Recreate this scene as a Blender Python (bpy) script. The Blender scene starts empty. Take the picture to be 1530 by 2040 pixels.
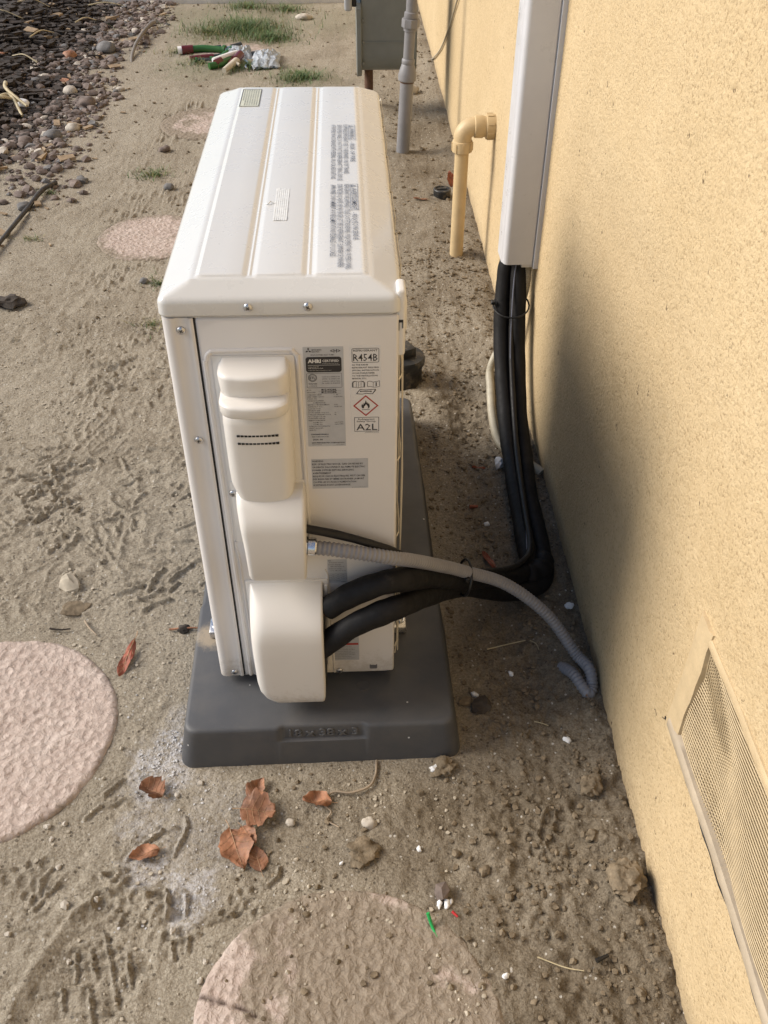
import bpy, bmesh, math, random
import numpy as np
from mathutils import Vector, Matrix

random.seed(7)
RNG = np.random.RandomState(11)
rad = math.radians
scene = bpy.context.scene
C = scene.collection

# ------------------------------------------------------------------ camera
cam_data = bpy.data.cameras.new('camera')
cam = bpy.data.objects.new('camera', cam_data)
C.objects.link(cam)
right = Vector((0.99876, -0.04968, 0.00325))
fwd = Vector((0.03996, 0.76089, -0.64765))
up = Vector((0.02970, 0.64698, 0.76193))
rot = Matrix((right, up, -fwd)).transposed()
cam.matrix_world = Matrix.Translation((0.2811, -0.9024, 1.2996)) @ rot.to_4x4()
cam_data.sensor_fit = 'VERTICAL'
cam_data.sensor_height = 36.0
cam_data.sensor_width = 27.0
cam_data.lens = 36.0 * 1863.8 / 2040.0
cam_data.clip_start = 0.02
cam_data.clip_end = 500
scene.camera = cam

# ------------------------------------------------------------------ light
SUN_DIR = Vector((-1.0, 0.16, 0.72)).normalized()      # towards the sun
w = bpy.data.worlds.new('World')
scene.world = w
w.use_nodes = True
nt = w.node_tree
for n in list(nt.nodes):
    nt.nodes.remove(n)
sky = nt.nodes.new('ShaderNodeTexSky')
sky.sky_type = 'NISHITA'
sky.sun_disc = False
sky.sun_elevation = math.asin(SUN_DIR.z)
sky.sun_rotation = math.atan2(SUN_DIR.x, SUN_DIR.y)
sky.dust_density = 1.2
bgn = nt.nodes.new('ShaderNodeBackground')
bgn.inputs['Strength'].default_value = 0.115
wo = nt.nodes.new('ShaderNodeOutputWorld')
nt.links.new(sky.outputs[0], bgn.inputs[0])
nt.links.new(bgn.outputs[0], wo.inputs[0])

sl = bpy.data.lights.new('sun', 'SUN')
sl.energy = 3.4
sl.angle = rad(32)
sl.color = (1.0, 0.925, 0.83)
so = bpy.data.objects.new('sun', sl)
C.objects.link(so)
so.rotation_euler = SUN_DIR.to_track_quat('Z', 'Y').to_euler()
so.location = SUN_DIR * 8

scene.render.engine = 'CYCLES'
scene.cycles.max_bounces = 5
scene.cycles.diffuse_bounces = 3
scene.cycles.glossy_bounces = 2
scene.cycles.transmission_bounces = 3
scene.view_settings.view_transform = 'Standard'
scene.view_settings.look = 'None'
scene.view_settings.gamma = 1.0
scene.view_settings.exposure = 0.40
scene.view_settings.use_curve_mapping = False

# ------------------------------------------------------------------ materials
MATS = {}


def nodemat(name):
    m = bpy.data.materials.new(name)
    m.use_nodes = True
    b = m.node_tree.nodes['Principled BSDF']
    MATS[name] = m
    return m, m.node_tree, b


class NT:
    """small node-building helper"""
    def __init__(self, t):
        self.t = t
        self.tc = t.nodes.new('ShaderNodeTexCoord')
        self.co = self.tc.outputs['Object']

    def noise(self, scale, detail=4, rough=.6, vec=None, out='Fac', dist=0):
        n = self.t.nodes.new('ShaderNodeTexNoise')
        n.inputs['Scale'].default_value = scale
        n.inputs['Detail'].default_value = detail
        n.inputs['Roughness'].default_value = rough
        n.inputs['Distortion'].default_value = dist
        self.t.links.new(vec or self.co, n.inputs['Vector'])
        return n.outputs[out]

    def voro(self, scale, vec=None, feature='F1', out='Distance'):
        n = self.t.nodes.new('ShaderNodeTexVoronoi')
        n.feature = feature
        n.inputs['Scale'].default_value = scale
        self.t.links.new(vec or self.co, n.inputs['Vector'])
        return n.outputs[out]

    def ramp(self, fac, stops):
        n = self.t.nodes.new('ShaderNodeValToRGB')
        e = n.color_ramp.elements
        while len(e) > 1:
            e.remove(e[-1])
        e[0].position = stops[0][0]
        e[0].color = self.c(stops[0][1])
        for p, c in stops[1:]:
            k = e.new(p)
            k.color = self.c(c)
        self.t.links.new(fac, n.inputs['Fac'])
        return n.outputs['Color']

    @staticmethod
    def c(v):
        if isinstance(v, (int, float)):
            return (v, v, v, 1)
        return (v[0], v[1], v[2], 1)

    def mix(self, fac, a, b, mode='MIX'):
        n = self.t.nodes.new('ShaderNodeMix')
        n.data_type = 'RGBA'
        n.blend_type = mode
        for i, v in ((0, fac), (6, a), (7, b)):
            if hasattr(v, 'node'):
                self.t.links.new(v, n.inputs[i])
            else:
                n.inputs[i].default_value = v if i == 0 else self.c(v)
        return n.outputs[2]

    def math(self, op, a, b=0.0, clamp=False):
        n = self.t.nodes.new('ShaderNodeMath')
        n.operation = op
        n.use_clamp = clamp
        for sock, v in ((n.inputs[0], a), (n.inputs[1], b)):
            if hasattr(v, 'node'):
                self.t.links.new(v, sock)
            else:
                sock.default_value = v
        return n.outputs[0]

    def attr(self, name):
        n = self.t.nodes.new('ShaderNodeAttribute')
        n.attribute_name = name
        return n.outputs['Fac']

    def bump(self, h, strength, dist, normal=None):
        n = self.t.nodes.new('ShaderNodeBump')
        n.inputs['Strength'].default_value = strength
        n.inputs['Distance'].default_value = dist
        self.t.links.new(h, n.inputs['Height'])
        if normal:
            self.t.links.new(normal, n.inputs['Normal'])
        return n.outputs[0]


def setin(b, name, v):
    if name in b.inputs:
        b.inputs[name].default_value = v


def M(name, col, rough=.5, var=.12, scale=25, bump=0.0, bscale=300, metal=0.0, spec=.5, rvar=.1, bdist=.001, dirt=None):
    """plain painted/plastic/metal material with grain, wear and slight relief"""
    m, t, b = nodemat(name)
    k = NT(t)
    n1 = k.noise(scale, 5, .6)
    lo = tuple(c * (1 - var) for c in col)
    hi = tuple(min(1, c * (1 + var)) for c in col)
    c = k.ramp(n1, [(.3, lo), (.7, hi)])
    if dirt:
        dn = k.ramp(k.noise(scale * .7 + 3, 6, .7), [(dirt[1], 0), (dirt[1] + .12, 1)])
        c = k.mix(k.math('MULTIPLY', dn, dirt[2]), c, dirt[0])
    t.links.new(c, b.inputs['Base Color'])
    r = k.ramp(k.noise(scale * 2.3, 4, .6), [(.3, max(0, rough - rvar)), (.7, min(1, rough + rvar))])
    t.links.new(r, b.inputs['Roughness'])
    b.inputs['Metallic'].default_value = metal
    setin(b, 'Specular IOR Level', spec)
    if bump > 0:
        t.links.new(k.bump(k.noise(bscale, 4, .6), bump, bdist), b.inputs['Normal'])
    return m


# ---- dirt
def make_dirt():
    m, t, b = nodemat('dirt')
    k = NT(t)
    big = k.noise(3.2, 3, .62)
    mid = k.noise(30, 4, .7)
    fine = k.noise(260, 2, .7)
    c = k.ramp(big, [(.28, (.225, .183, .130)), (.50, (.345, .298, .226)), (.70, (.415, .365, .286))])
    c = k.mix(.5, c, k.ramp(mid, [(.30, (.190, .156, .112)), (.5, (.345, .298, .228)), (.70, (.48, .425, .338))]))
    c = k.mix(.5, c, k.ramp(fine, [(.3, (.140, .113, .080)), (.5, (.345, .298, .228)), (.70, (.55, .49, .395))]))
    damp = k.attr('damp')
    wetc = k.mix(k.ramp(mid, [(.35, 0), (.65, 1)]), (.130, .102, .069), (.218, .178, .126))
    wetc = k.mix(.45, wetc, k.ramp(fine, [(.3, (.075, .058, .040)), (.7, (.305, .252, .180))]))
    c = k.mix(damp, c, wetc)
    vn = t.nodes.new('ShaderNodeTexVoronoi')
    vn.inputs['Scale'].default_value = 150
    t.links.new(k.co, vn.inputs['Vector'])
    sepn = t.nodes.new('ShaderNodeSeparateColor')
    t.links.new(vn.outputs['Color'], sepn.inputs[0])
    d = vn.outputs['Distance']
    isp = k.math('MULTIPLY', k.math('GREATER_THAN', sepn.outputs[0], .93), k.math('LESS_THAN', d, .30))
    isk = k.math('MULTIPLY', k.math('GREATER_THAN', sepn.outputs[1], .90), k.math('LESS_THAN', d, .36))
    c = k.mix(k.math('MULTIPLY', isp, .75), c, (.56, .53, .47))
    c = k.mix(k.math('MULTIPLY', isk, .65), c, (.07, .055, .04))
    # white plaster powder with a shape of its own
    du = k.math('MULTIPLY', k.math('MULTIPLY', k.attr('powder'), .75), k.ramp(k.noise(120, 3, .75), [(.36, 0), (.62, 1)]))
    c = k.mix(du, c, (.60, .59, .60))
    # dark garden soil and moss-green tint
    c = k.mix(k.attr('soil'), c, k.ramp(mid, [(.3, (.012, .009, .007)), (.7, (.05, .038, .03))]))
    c = k.mix(k.math('MULTIPLY', k.attr('moss'), k.ramp(mid, [(.3, .2), (.6, .8)])), c, (.115, .130, .055))
    t.links.new(c, b.inputs['Base Color'])
    b.inputs['Roughness'].default_value = .95
    setin(b, 'Specular IOR Level', .12)
    h = k.math('ADD', k.noise(85, 5, .74), k.math('MULTIPLY', d, .10))
    n = k.bump(h, 1.0, .0085)
    t.links.new(n, b.inputs['Normal'])
    return m


def make_stone():
    m, t, b = nodemat('pink_stone')
    k = NT(t)
    mid = k.noise(13, 6, .6)
    c = k.ramp(mid, [(.3, (.375, .288, .240)), (.5, (.47, .375, .318)), (.72, (.54, .450, .390))])
    cell = k.voro(75)
    c = k.mix(.35, c, k.ramp(k.noise(85, 3, .65, dist=.8), [(.35, (.33, .248, .205)), (.62, (.62, .53, .46))]))
    pit = k.ramp(k.noise(150, 2, .7), [(.60, 0), (.70, 1)])
    c = k.mix(k.math('MULTIPLY', pit, .5), c, (.25, .17, .135))
    dustn = k.math('ADD', k.attr('dirtcover'), k.math('MULTIPLY', k.math('SUBTRACT', k.noise(24, 5, .75), .5), 1.1))
    dmask = k.ramp(dustn, [(.40, 0), (.62, 1)])
    dirtc = k.mix(k.noise(220, 3, .8), (.115, .090, .062), (.38, .315, .235))
    c = k.mix(k.math('MULTIPLY', dmask, .9), c, dirtc)
    c = k.mix(k.attr('crack'), c, (.09, .062, .05))
    t.links.new(c, b.inputs['Base Color'])
    b.inputs['Roughness'].default_value = .85
    setin(b, 'Specular IOR Level', .25)
    h = k.math('ADD', k.noise(85, 4, .7, dist=.8), k.math('MULTIPLY', cell, .8))
    n = k.bump(h, .85, .0062)
    t.links.new(n, b.inputs['Normal'])
    return m


def make_stucco():
    m, t, b = nodemat('stucco')
    k = NT(t)
    c = k.ramp(k.noise(2.4, 4, .6), [(.3, (.520, .392, .225)), (.7, (.600, .465, .282))])
    c = k.mix(.30, c, k.ramp(k.noise(60, 3, .7), [(.3, (.455, .338, .185)), (.7, (.665, .530, .330))]))
    grain = k.noise(190, 3, .62, dist=.15)
    pat = k.ramp(k.noise(5.5, 3, .6), [(.30, .45), (.60, 1)])
    pits = k.math('MULTIPLY', k.ramp(grain, [(.34, 1), (.45, 0)]), pat)
    c = k.mix(k.math('MULTIPLY', pits, .62), c, (.245, .160, .078))
    # soil splashed up along the foot of the wall
    sepz = t.nodes.new('ShaderNodeSeparateXYZ')
    t.links.new(k.co, sepz.inputs[0])
    spl = k.math('ADD', sepz.outputs[2], k.math('MULTIPLY', k.math('SUBTRACT', k.noise(17, 4, .7), .5), .11))
    c = k.mix(k.ramp(spl, [(.0, .55), (.055, 0)]), c, (.30, .225, .135))
    spk = k.ramp(k.noise(38, 2, .4), [(.70, 0), (.72, 1)])
    c = k.mix(k.math('MULTIPLY', k.math('MULTIPLY', spk, k.ramp(grain, [(.42, 1), (.5, 0)])), .75), c, (.07, .048, .028))
    t.links.new(c, b.inputs['Base Color'])
    b.inputs['Roughness'].default_value = .9
    setin(b, 'Specular IOR Level', .2)
    n = k.bump(grain, .6, .0055)
    n = k.bump(k.noise(11, 4, .6), .5, .012, n)
    t.links.new(n, b.inputs['Normal'])
    return m


def make_pad():
    m, t, b = nodemat('pad_plastic')
    k = NT(t)
    c = k.ramp(k.noise(18, 6, .65), [(.3, (.060, .062, .067)), (.7, (.078, .079, .083))])
    # film of dust, denser low on the sides; one spill of sand
    dust = k.ramp(k.noise(9, 7, .7), [(.46, 0), (.75, .35)])
    c = k.mix(dust, c, (.105, .093, .078))
    sub = t.nodes.new('ShaderNodeVectorMath')
    sub.operation = 'DISTANCE'
    t.links.new(k.co, sub.inputs[0])
    sub.inputs[1].default_value = (.040, .215, .076)
    sp = k.math('ADD', sub.outputs['Value'], k.math('MULTIPLY', k.math('SUBTRACT', k.noise(70, 6, .8), .5), .05))
    c = k.mix(k.ramp(sp, [(.016, .9), (.034, 0)]), c, (.29, .235, .165))
    vc = k.voro(62, out='Color')
    s2 = t.nodes.new('ShaderNodeSeparateColor')
    t.links.new(vc, s2.inputs[0])
    spot = k.math('MULTIPLY', k.math('GREATER_THAN', s2.outputs[0], .965), k.math('LESS_THAN', k.voro(62), .11))
    c = k.mix(spot, c, (.55, .54, .52))
    t.links.new(c, b.inputs['Base Color'])
    b.inputs['Roughness'].default_value = .52
    t.links.new(k.ramp(k.noise(14, 5, .6), [(.3, .44), (.7, .62)]), b.inputs['Roughness'])
    t.links.new(k.bump(k.noise(900, 3, .6), .25, .0006), b.inputs['Normal'])
    return m


def make_paint(name, col, rough=.38, coat=0.0, smear=.10):
    m, t, b = nodemat(name)
    k = NT(t)
    c = k.ramp(k.noise(6, 4, .6), [(.3, tuple(x * .97 for x in col)), (.7, col)])
    sm = k.ramp(k.noise(30, 5, .75), [(.60, 0), (.80, smear)])
    c = k.mix(sm, c, tuple(x * .72 for x in col))
    # splashed soil and settled dust low on the casing
    sepz = t.nodes.new('ShaderNodeSeparateXYZ')
    t.links.new(k.co, sepz.inputs[0])
    spl = k.math('ADD', sepz.outputs[2], k.math('MULTIPLY', k.math('SUBTRACT', k.noise(45, 5, .8), .5), .16))
    c = k.mix(k.ramp(spl, [(.0, .42), (.045, 0)]), c, (.30, .245, .175))
    t.links.new(c, b.inputs['Base Color'])
    t.links.new(k.ramp(k.noise(22, 4, .65), [(.3, rough - .05), (.7, rough + .08)]), b.inputs['Roughness'])
    setin(b, 'Specular IOR Level', .5)
    if coat:
        setin(b, 'Coat Weight', coat)
        setin(b, 'Coat Roughness', .10)
    n = k.bump(k.noise(3.0, 1, .5), .06, .010)
    t.links.new(n, b.inputs['Normal'])
    return m


make_dirt(); make_stone(); make_stucco(); make_pad()
IVORY = (.66, .638, .618)
make_paint('ivory_paint', IVORY, .36)
make_paint('ivory_plastic', (.68, .655, .615), .34)
make_paint('ivory_lid', (.61, .605, .585), .28, .45, .015)
make_paint('label_clear', (.67, .65, .63), .33)
M('pad_letter', (.085, .085, .087), .5, .2, 60)
M('ivory_wire', (.60, .55, .46), .35, .06, 40)
M('label_silver', (.47, .48, .50), .38, .05, 60, metal=.25)
M('label_white', (.62, .60, .56), .40, .03, 60)
M('sticker_yellow', (.55, .56, .46), .4, .05, 60)
M('tape_white', (.72, .73, .72), .35, .10, 120, bump=.3, bscale=150)
M('ink', (.022, .020, .022), .5, .1, 60)
M('ink_soft', (.12, .115, .12), .5, .1, 60)
M('ink_blue', (.085, .10, .14), .5, .1, 60)
M('red_ink', (.36, .035, .025), .45, .1, 60)
M('steel', (.55, .55, .56), .30, .15, 90, metal=.9, bump=.1)
M('bright_zinc', (.72, .73, .74), .22, .1, 90, metal=.95)
M('dark_gap', (.012, .011, .011), .7, .1, 60)
M('coil_fins', (.09, .09, .10), .5, .2, 60, metal=.5)
M('black_foam', (.010, .0095, .010), .62, .3, 40, bump=.45, bscale=120, dirt=((.06, .05, .04), .64, .4), spec=.22)
M('black_cable', (.013, .012, .012), .5, .3, 60, dirt=((.06, .05, .04), .62, .4), spec=.3)
M('stripe_cable', (.10, .11, .15), .5, .2, 60)
M('tie_black', (.012, .012, .013), .4, .2, 60)
M('copper', (.28, .12, .06), .4, .2, 80, metal=.6)
M('conduit_gray', (.235, .232, .245), .5, .08, 30, bump=.2, bscale=500, dirt=((.30, .26, .20), .60, .5))
M('drain_beige', (.42, .38, .29), .5, .08, 40, dirt=((.22, .17, .11), .55, .6))
M('cover_vinyl', (.60, .60, .615), .34, .03, 12, bump=.06, bscale=500)
M('tan_pipe', (.55, .41, .225), .5, .09, 18, bump=.18, bscale=260, dirt=((.42, .30, .15), .62, .5))
M('gray_pipe', (.215, .210, .215), .5, .10, 14, bump=.2, bscale=200, dirt=((.30, .26, .20), .60, .6))
M('meter_gray', (.165, .178, .170), .42, .10, 12, bump=.15, bscale=160, dirt=((.19, .19, .17), .60, .5))
M('index_gray', (.36, .37, .38), .4, .08, 30)
M('rust', (.105, .052, .030), .8, .4, 60, bump=.5, bscale=200)
M('black_abs', (.022, .023, .024), .45, .25, 40, bump=.2, bscale=300, dirt=((.17, .135, .09), .52, .7))
M('vent_frame_pale', (.40, .33, .24), .75, .12, 30, bump=.4, bscale=120, bdist=.002)
M('vent_frame_tan', (.53, .41, .245), .75, .10, 30, bump=.5, bscale=160, bdist=.002)
M('vent_wire_tan', (.47, .37, .225), .7, .12, 60, bump=.3, bscale=400)
M('vent_back', (.29, .22, .125), .85, .15, 90)
M('concrete', (.62, .60, .56), .85, .1, 20, bump=.3, bscale=120)
M('leaf_vein', (.36, .22, .12), .6, .3, 60)
M('leaf_brown', (.22, .105, .058), .6, .5, 60, bump=.5, bscale=130, spec=.4)
M('leaf_rust', (.30, .140, .075), .6, .5, 60, bump=.5, bscale=130, spec=.4)
M('leaf_red', (.27, .070, .035), .55, .35, 45, bump=.5, bscale=130)
M('straw', (.50, .42, .26), .7, .25, 40)
M('root_fibre', (.30, .235, .165), .8, .25, 60)
M('clod', (.190, .150, .102), .97, .45, 70, bump=.8, bscale=160, bdist=.003, spec=.1)
M('dark_clod', (.060, .048, .038), .95, .4, 60, bump=.8, bscale=140, bdist=.003)
M('crumb_pale', (.42, .37, .29), .97, .30, 30, bump=.6, bscale=300, spec=.1)
M('stone_pale', (.46, .41, .34), .8, .25, 60, bump=.5, bscale=160)
M('stone_mauve', (.165, .128, .108), .9, .45, 28, bump=.4, bscale=140)
M('stone_slate', (.165, .158, .152), .9, .35, 28, bump=.4, bscale=140)
M('foam_white', (.80, .80, .79), .8, .06, 90, bump=.4, bscale=240)
M('grit_white', (.50, .49, .48), .85, .35, 200, bump=.3)
M('bark', (.035, .025, .018), .9, .6, 30, bump=.7, bscale=90, bdist=.003)
M('wood_chip', (.30, .215, .13), .85, .3, 50, bump=.4, bscale=120)
M('drip_tube', (.19, .165, .14), .7, .2, 40)
M('drip_tube_dark', (.045, .040, .036), .7, .3, 40, dirt=((.20, .16, .11), .55, .6))
M('grass_green', (.085, .145, .040), .6, .4, 30)
M('grass_dry', (.24, .215, .085), .7, .35, 30)
M('wire_green', (.02, .36, .09), .35, .05, 30)
M('wire_red', (.45, .03, .03), .35, .05, 30)
M('grip_red', (.11, .014, .016), .35, .1, 30)
M('grip_green', (.022, .105, .016), .4, .1, 30)
M('grip_dark', (.022, .026, .026), .5, .2, 30)
M('handle_cream', (.55, .49, .38), .6, .12, 40)
mb_, tb_, bb_ = nodemat('clear_bag')
kb_ = NT(tb_)
tb_.links.new(kb_.ramp(kb_.noise(30, 4), [(.3, (.50, .56, .62)), (.7, (.78, .82, .86))]), bb_.inputs['Base Color'])
bb_.inputs['Roughness'].default_value = .22
setin(bb_, 'Transmission Weight', .35)
tb_.links.new(kb_.bump(kb_.noise(42, 5, .7, dist=1.5), .8, .012), bb_.inputs['Normal'])

# ------------------------------------------------------------------ mesh helpers


def finish(name, me, mat, parent=None, smooth=None):
    mats = mat if isinstance(mat, (list, tuple)) else [mat]
    for q in mats:
        me.materials.append(MATS[q])
    if smooth is not None:
        me.polygons.foreach_set('use_smooth', [True] * len(me.polygons))
        if smooth < 180:
            me.set_sharp_from_angle(angle=rad(smooth))
    o = bpy.data.objects.new(name, me)
    C.objects.link(o)
    if parent is not None:
        o.parent = parent
    return o


def tag(o, label=None, cat=None, group=None, kind=None):
    if label: o['label'] = label
    if cat: o['category'] = cat
    if group: o['group'] = group
    if kind: o['kind'] = kind
    return o


def empty(name, loc=(0, 0, 0), rz=0.0, label=None, cat=None, group=None):
    o = bpy.data.objects.new(name, None)
    o.empty_display_size = .05
    C.objects.link(o)
    o.location = loc
    o.rotation_euler = (0, 0, rz)
    return tag(o, label, cat, group)


class MB:
    """collects raw geometry for ONE mesh"""
    def __init__(self):
        self.v, self.f, self.mi = [], [], []

    def add(self, verts, faces, mi=0, mat=None):
        o = len(self.v)
        if mat is not None:
            verts = [tuple(mat @ Vector(q)) for q in verts]
        self.v += [tuple(map(float, q)) for q in verts]
        self.f += [tuple(i + o for i in f) for f in faces]
        self.mi += [mi] * len(faces)
        return self

    def box(self, x0, x1, y0, y1, z0, z1, mi=0, mat=None):
        v = [(x0, y0, z0), (x1, y0, z0), (x1, y1, z0), (x0, y1, z0), (x0, y0, z1), (x1, y0, z1), (x1, y1, z1), (x0, y1, z1)]
        f = [(3, 2, 1, 0), (4, 5, 6, 7), (0, 1, 5, 4), (1, 2, 6, 5), (2, 3, 7, 6), (3, 0, 4, 7)]
        return self.add(v, f, mi, mat)

    def bbox(self, x0, x1, y0, y1, z0, z1, bev, segs=2, mi=0, mat=None):
        bm = bmesh.new()
        bmesh.ops.create_cube(bm, size=1)
        for q in bm.verts:
            q.co = Vector(((x0 + x1) / 2 + q.co.x * (x1 - x0), (y0 + y1) / 2 + q.co.y * (y1 - y0), (z0 + z1) / 2 + q.co.z * (z1 - z0)))
        bmesh.ops.bevel(bm, geom=bm.edges[:], offset=bev, segments=segs, profile=.5, affect='EDGES')
        bm.verts.ensure_lookup_table()
        bm.verts.index_update()
        v = [tuple(q.co) for q in bm.verts]
        f = [tuple(q.index for q in fc.verts) for fc in bm.faces]
        bm.free()
        return self.add(v, f, mi, mat)

    def rings(self, rings, cap0=True, cap1=True, mi=0, mat=None, closed=True):
        n = len(rings[0])
        v = [q for r in rings for q in r]
        f = []
        for a in range(len(rings) - 1):
            for b in range(n if closed else n - 1):
                b2 = (b + 1) % n
                f.append((a * n + b, a * n + b2, (a + 1) * n + b2, (a + 1) * n + b))
        if cap0: f.append(tuple(reversed(range(n))))
        if cap1: f.append(tuple((len(rings) - 1) * n + b for b in range(n)))
        return self.add(v, f, mi, mat)

    def lathe(self, prof, segs=20, mi=0, mat=None, cap0=True, cap1=True):
        """prof: list of (r, z) around z"""
        rs = []
        for r, z in prof:
            rs.append([(r * math.cos(2 * math.pi * k / segs), r * math.sin(2 * math.pi * k / segs), z) for k in range(segs)])
        return self.rings(rs, cap0, cap1, mi, mat)

    def tube(self, pts, r, segs=12, mi=0, cap=True, squash=None):
        pts = [Vector(q) for q in pts]
        n = len(pts)
        tang = []
        for i in range(n):
            a = pts[max(0, i - 1)]
            b = pts[min(n - 1, i + 1)]
            tang.append((b - a).normalized())
        ref = Vector((0, 0, 1)) if abs(tang[0].z) < .9 else Vector((1, 0, 0))
        nrm = (ref - tang[0] * ref.dot(tang[0])).normalized()
        rs = []
        for i in range(n):
            nrm = (nrm - tang[i] * nrm.dot(tang[i])).normalized()
            bn = tang[i].cross(nrm)
            rr = r(i / (n - 1)) if callable(r) else (r[i] if isinstance(r, (list, tuple, np.ndarray)) else r)
            sq = squash or 1.0
            rs.append([tuple(pts[i] + (nrm * math.cos(2 * math.pi * k / segs) * sq + bn * math.sin(2 * math.pi * k / segs)) * rr) for k in range(segs)])
        return self.rings(rs, cap, cap, mi)

    def mesh(self, name):
        me = bpy.data.meshes.new(name)
        me.from_pydata(self.v, [], self.f)
        me.update()
        return me

    def build(self, name, mat, parent=None, smooth=None):
        me = self.mesh(name)
        o = finish(name, me, mat, parent, smooth)
        if isinstance(mat, (list, tuple)) and len(mat) > 1:
            me.polygons.foreach_set('material_index', self.mi)
        return o


def catmull(pts, per=10):
    P = [Vector(q) for q in pts]
    P = [P[0] * 2 - P[1]] + P + [P[-1] * 2 - P[-2]]
    out = []
    for i in range(1, len(P) - 2):
        a, b, c, d = P[i - 1], P[i], P[i + 1], P[i + 2]
        for k in range(per):
            t = k / per
            out.append(.5 * ((2 * b) + (c - a) * t + (2 * a - 5 * b + 4 * c - d) * t * t + (3 * b - a - 3 * c + d) * t ** 3))
    out.append(P[-2])
    return out


def resample(pts, step):
    out = [pts[0]]
    acc = 0.0
    for a, b in zip(pts[:-1], pts[1:]):
        d = (b - a).length
        while acc + d >= step:
            t = (step - acc) / d
            a = a + (b - a) * t
            out.append(a.copy())
            d = (b - a).length
            acc = 0.0
        acc += d
    return out


def arc(cx, cy, r, a0, a1, n):
    return [(cx + r * math.cos(a0 + (a1 - a0) * k / n), cy + r * math.sin(a0 + (a1 - a0) * k / n)) for k in range(n + 1)]


def rrect(x0, x1, y0, y1, r, n=5):
    p = []
    p += arc(x1 - r, y1 - r, r, 0, math.pi / 2, n)
    p += arc(x0 + r, y1 - r, r, math.pi / 2, math.pi, n)
    p += arc(x0 + r, y0 + r, r, math.pi, 1.5 * math.pi, n)
    p += arc(x1 - r, y0 + r, r, 1.5 * math.pi, 2 * math.pi, n)
    return p


# ------------------------------------------------------------------ numpy noise
_perm = RNG.permutation(512)
_perm = np.concatenate([_perm, _perm])
_gr = RNG.rand(512) * 2 * np.pi
_gx, _gy = np.cos(_gr), np.sin(_gr)


def perlin(x, y, seed=0):
    x = np.asarray(x, float) + seed * 17.31
    y = np.asarray(y, float) + seed * 9.77
    xi = np.floor(x).astype(int)
    yi = np.floor(y).astype(int)
    xf, yf = x - xi, y - yi
    u = xf ** 3 * (xf * (xf * 6 - 15) + 10)
    v = yf ** 3 * (yf * (yf * 6 - 15) + 10)

    def g(i, j, dx, dy):
        h = _perm[(_perm[(xi + i) & 511] + (yi + j)) & 511]
        return _gx[h] * dx + _gy[h] * dy
    a = g(0, 0, xf, yf)
    b = g(1, 0, xf - 1, yf)
    c = g(0, 1, xf, yf - 1)
    d = g(1, 1, xf - 1, yf - 1)
    return (a + (b - a) * u) * (1 - v) + (c + (d - c) * u) * v


def fbm(x, y, octv=3, seed=0):
    s, a, f = 0, 1, 1
    for k in range(octv):
        s = s + a * perlin(x * f, y * f, seed + k * 3)
        a *= .5
        f *= 2.03
    return s


def sstep(a, b, x):
    t = np.clip((x - a) / (b - a), 0, 1)
    return t * t * (3 - 2 * t)


# ------------------------------------------------------------------ ground
WX0, WSL = 0.7121, 0.0151                      # wall face: x = WX0 + WSL*y
STONES = [(-.330, .075, .213), (.262, -.425, .206), (-.325, 2.04, .178), (-.25, 3.17, .20), (-.21, 4.20, .21)]
STONE_TOP = [.010, .007, .006, .003, .010]
UX, UY, UZ, UYAW = .0658, .111, .0912, -.0105  # the unit's base

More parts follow.
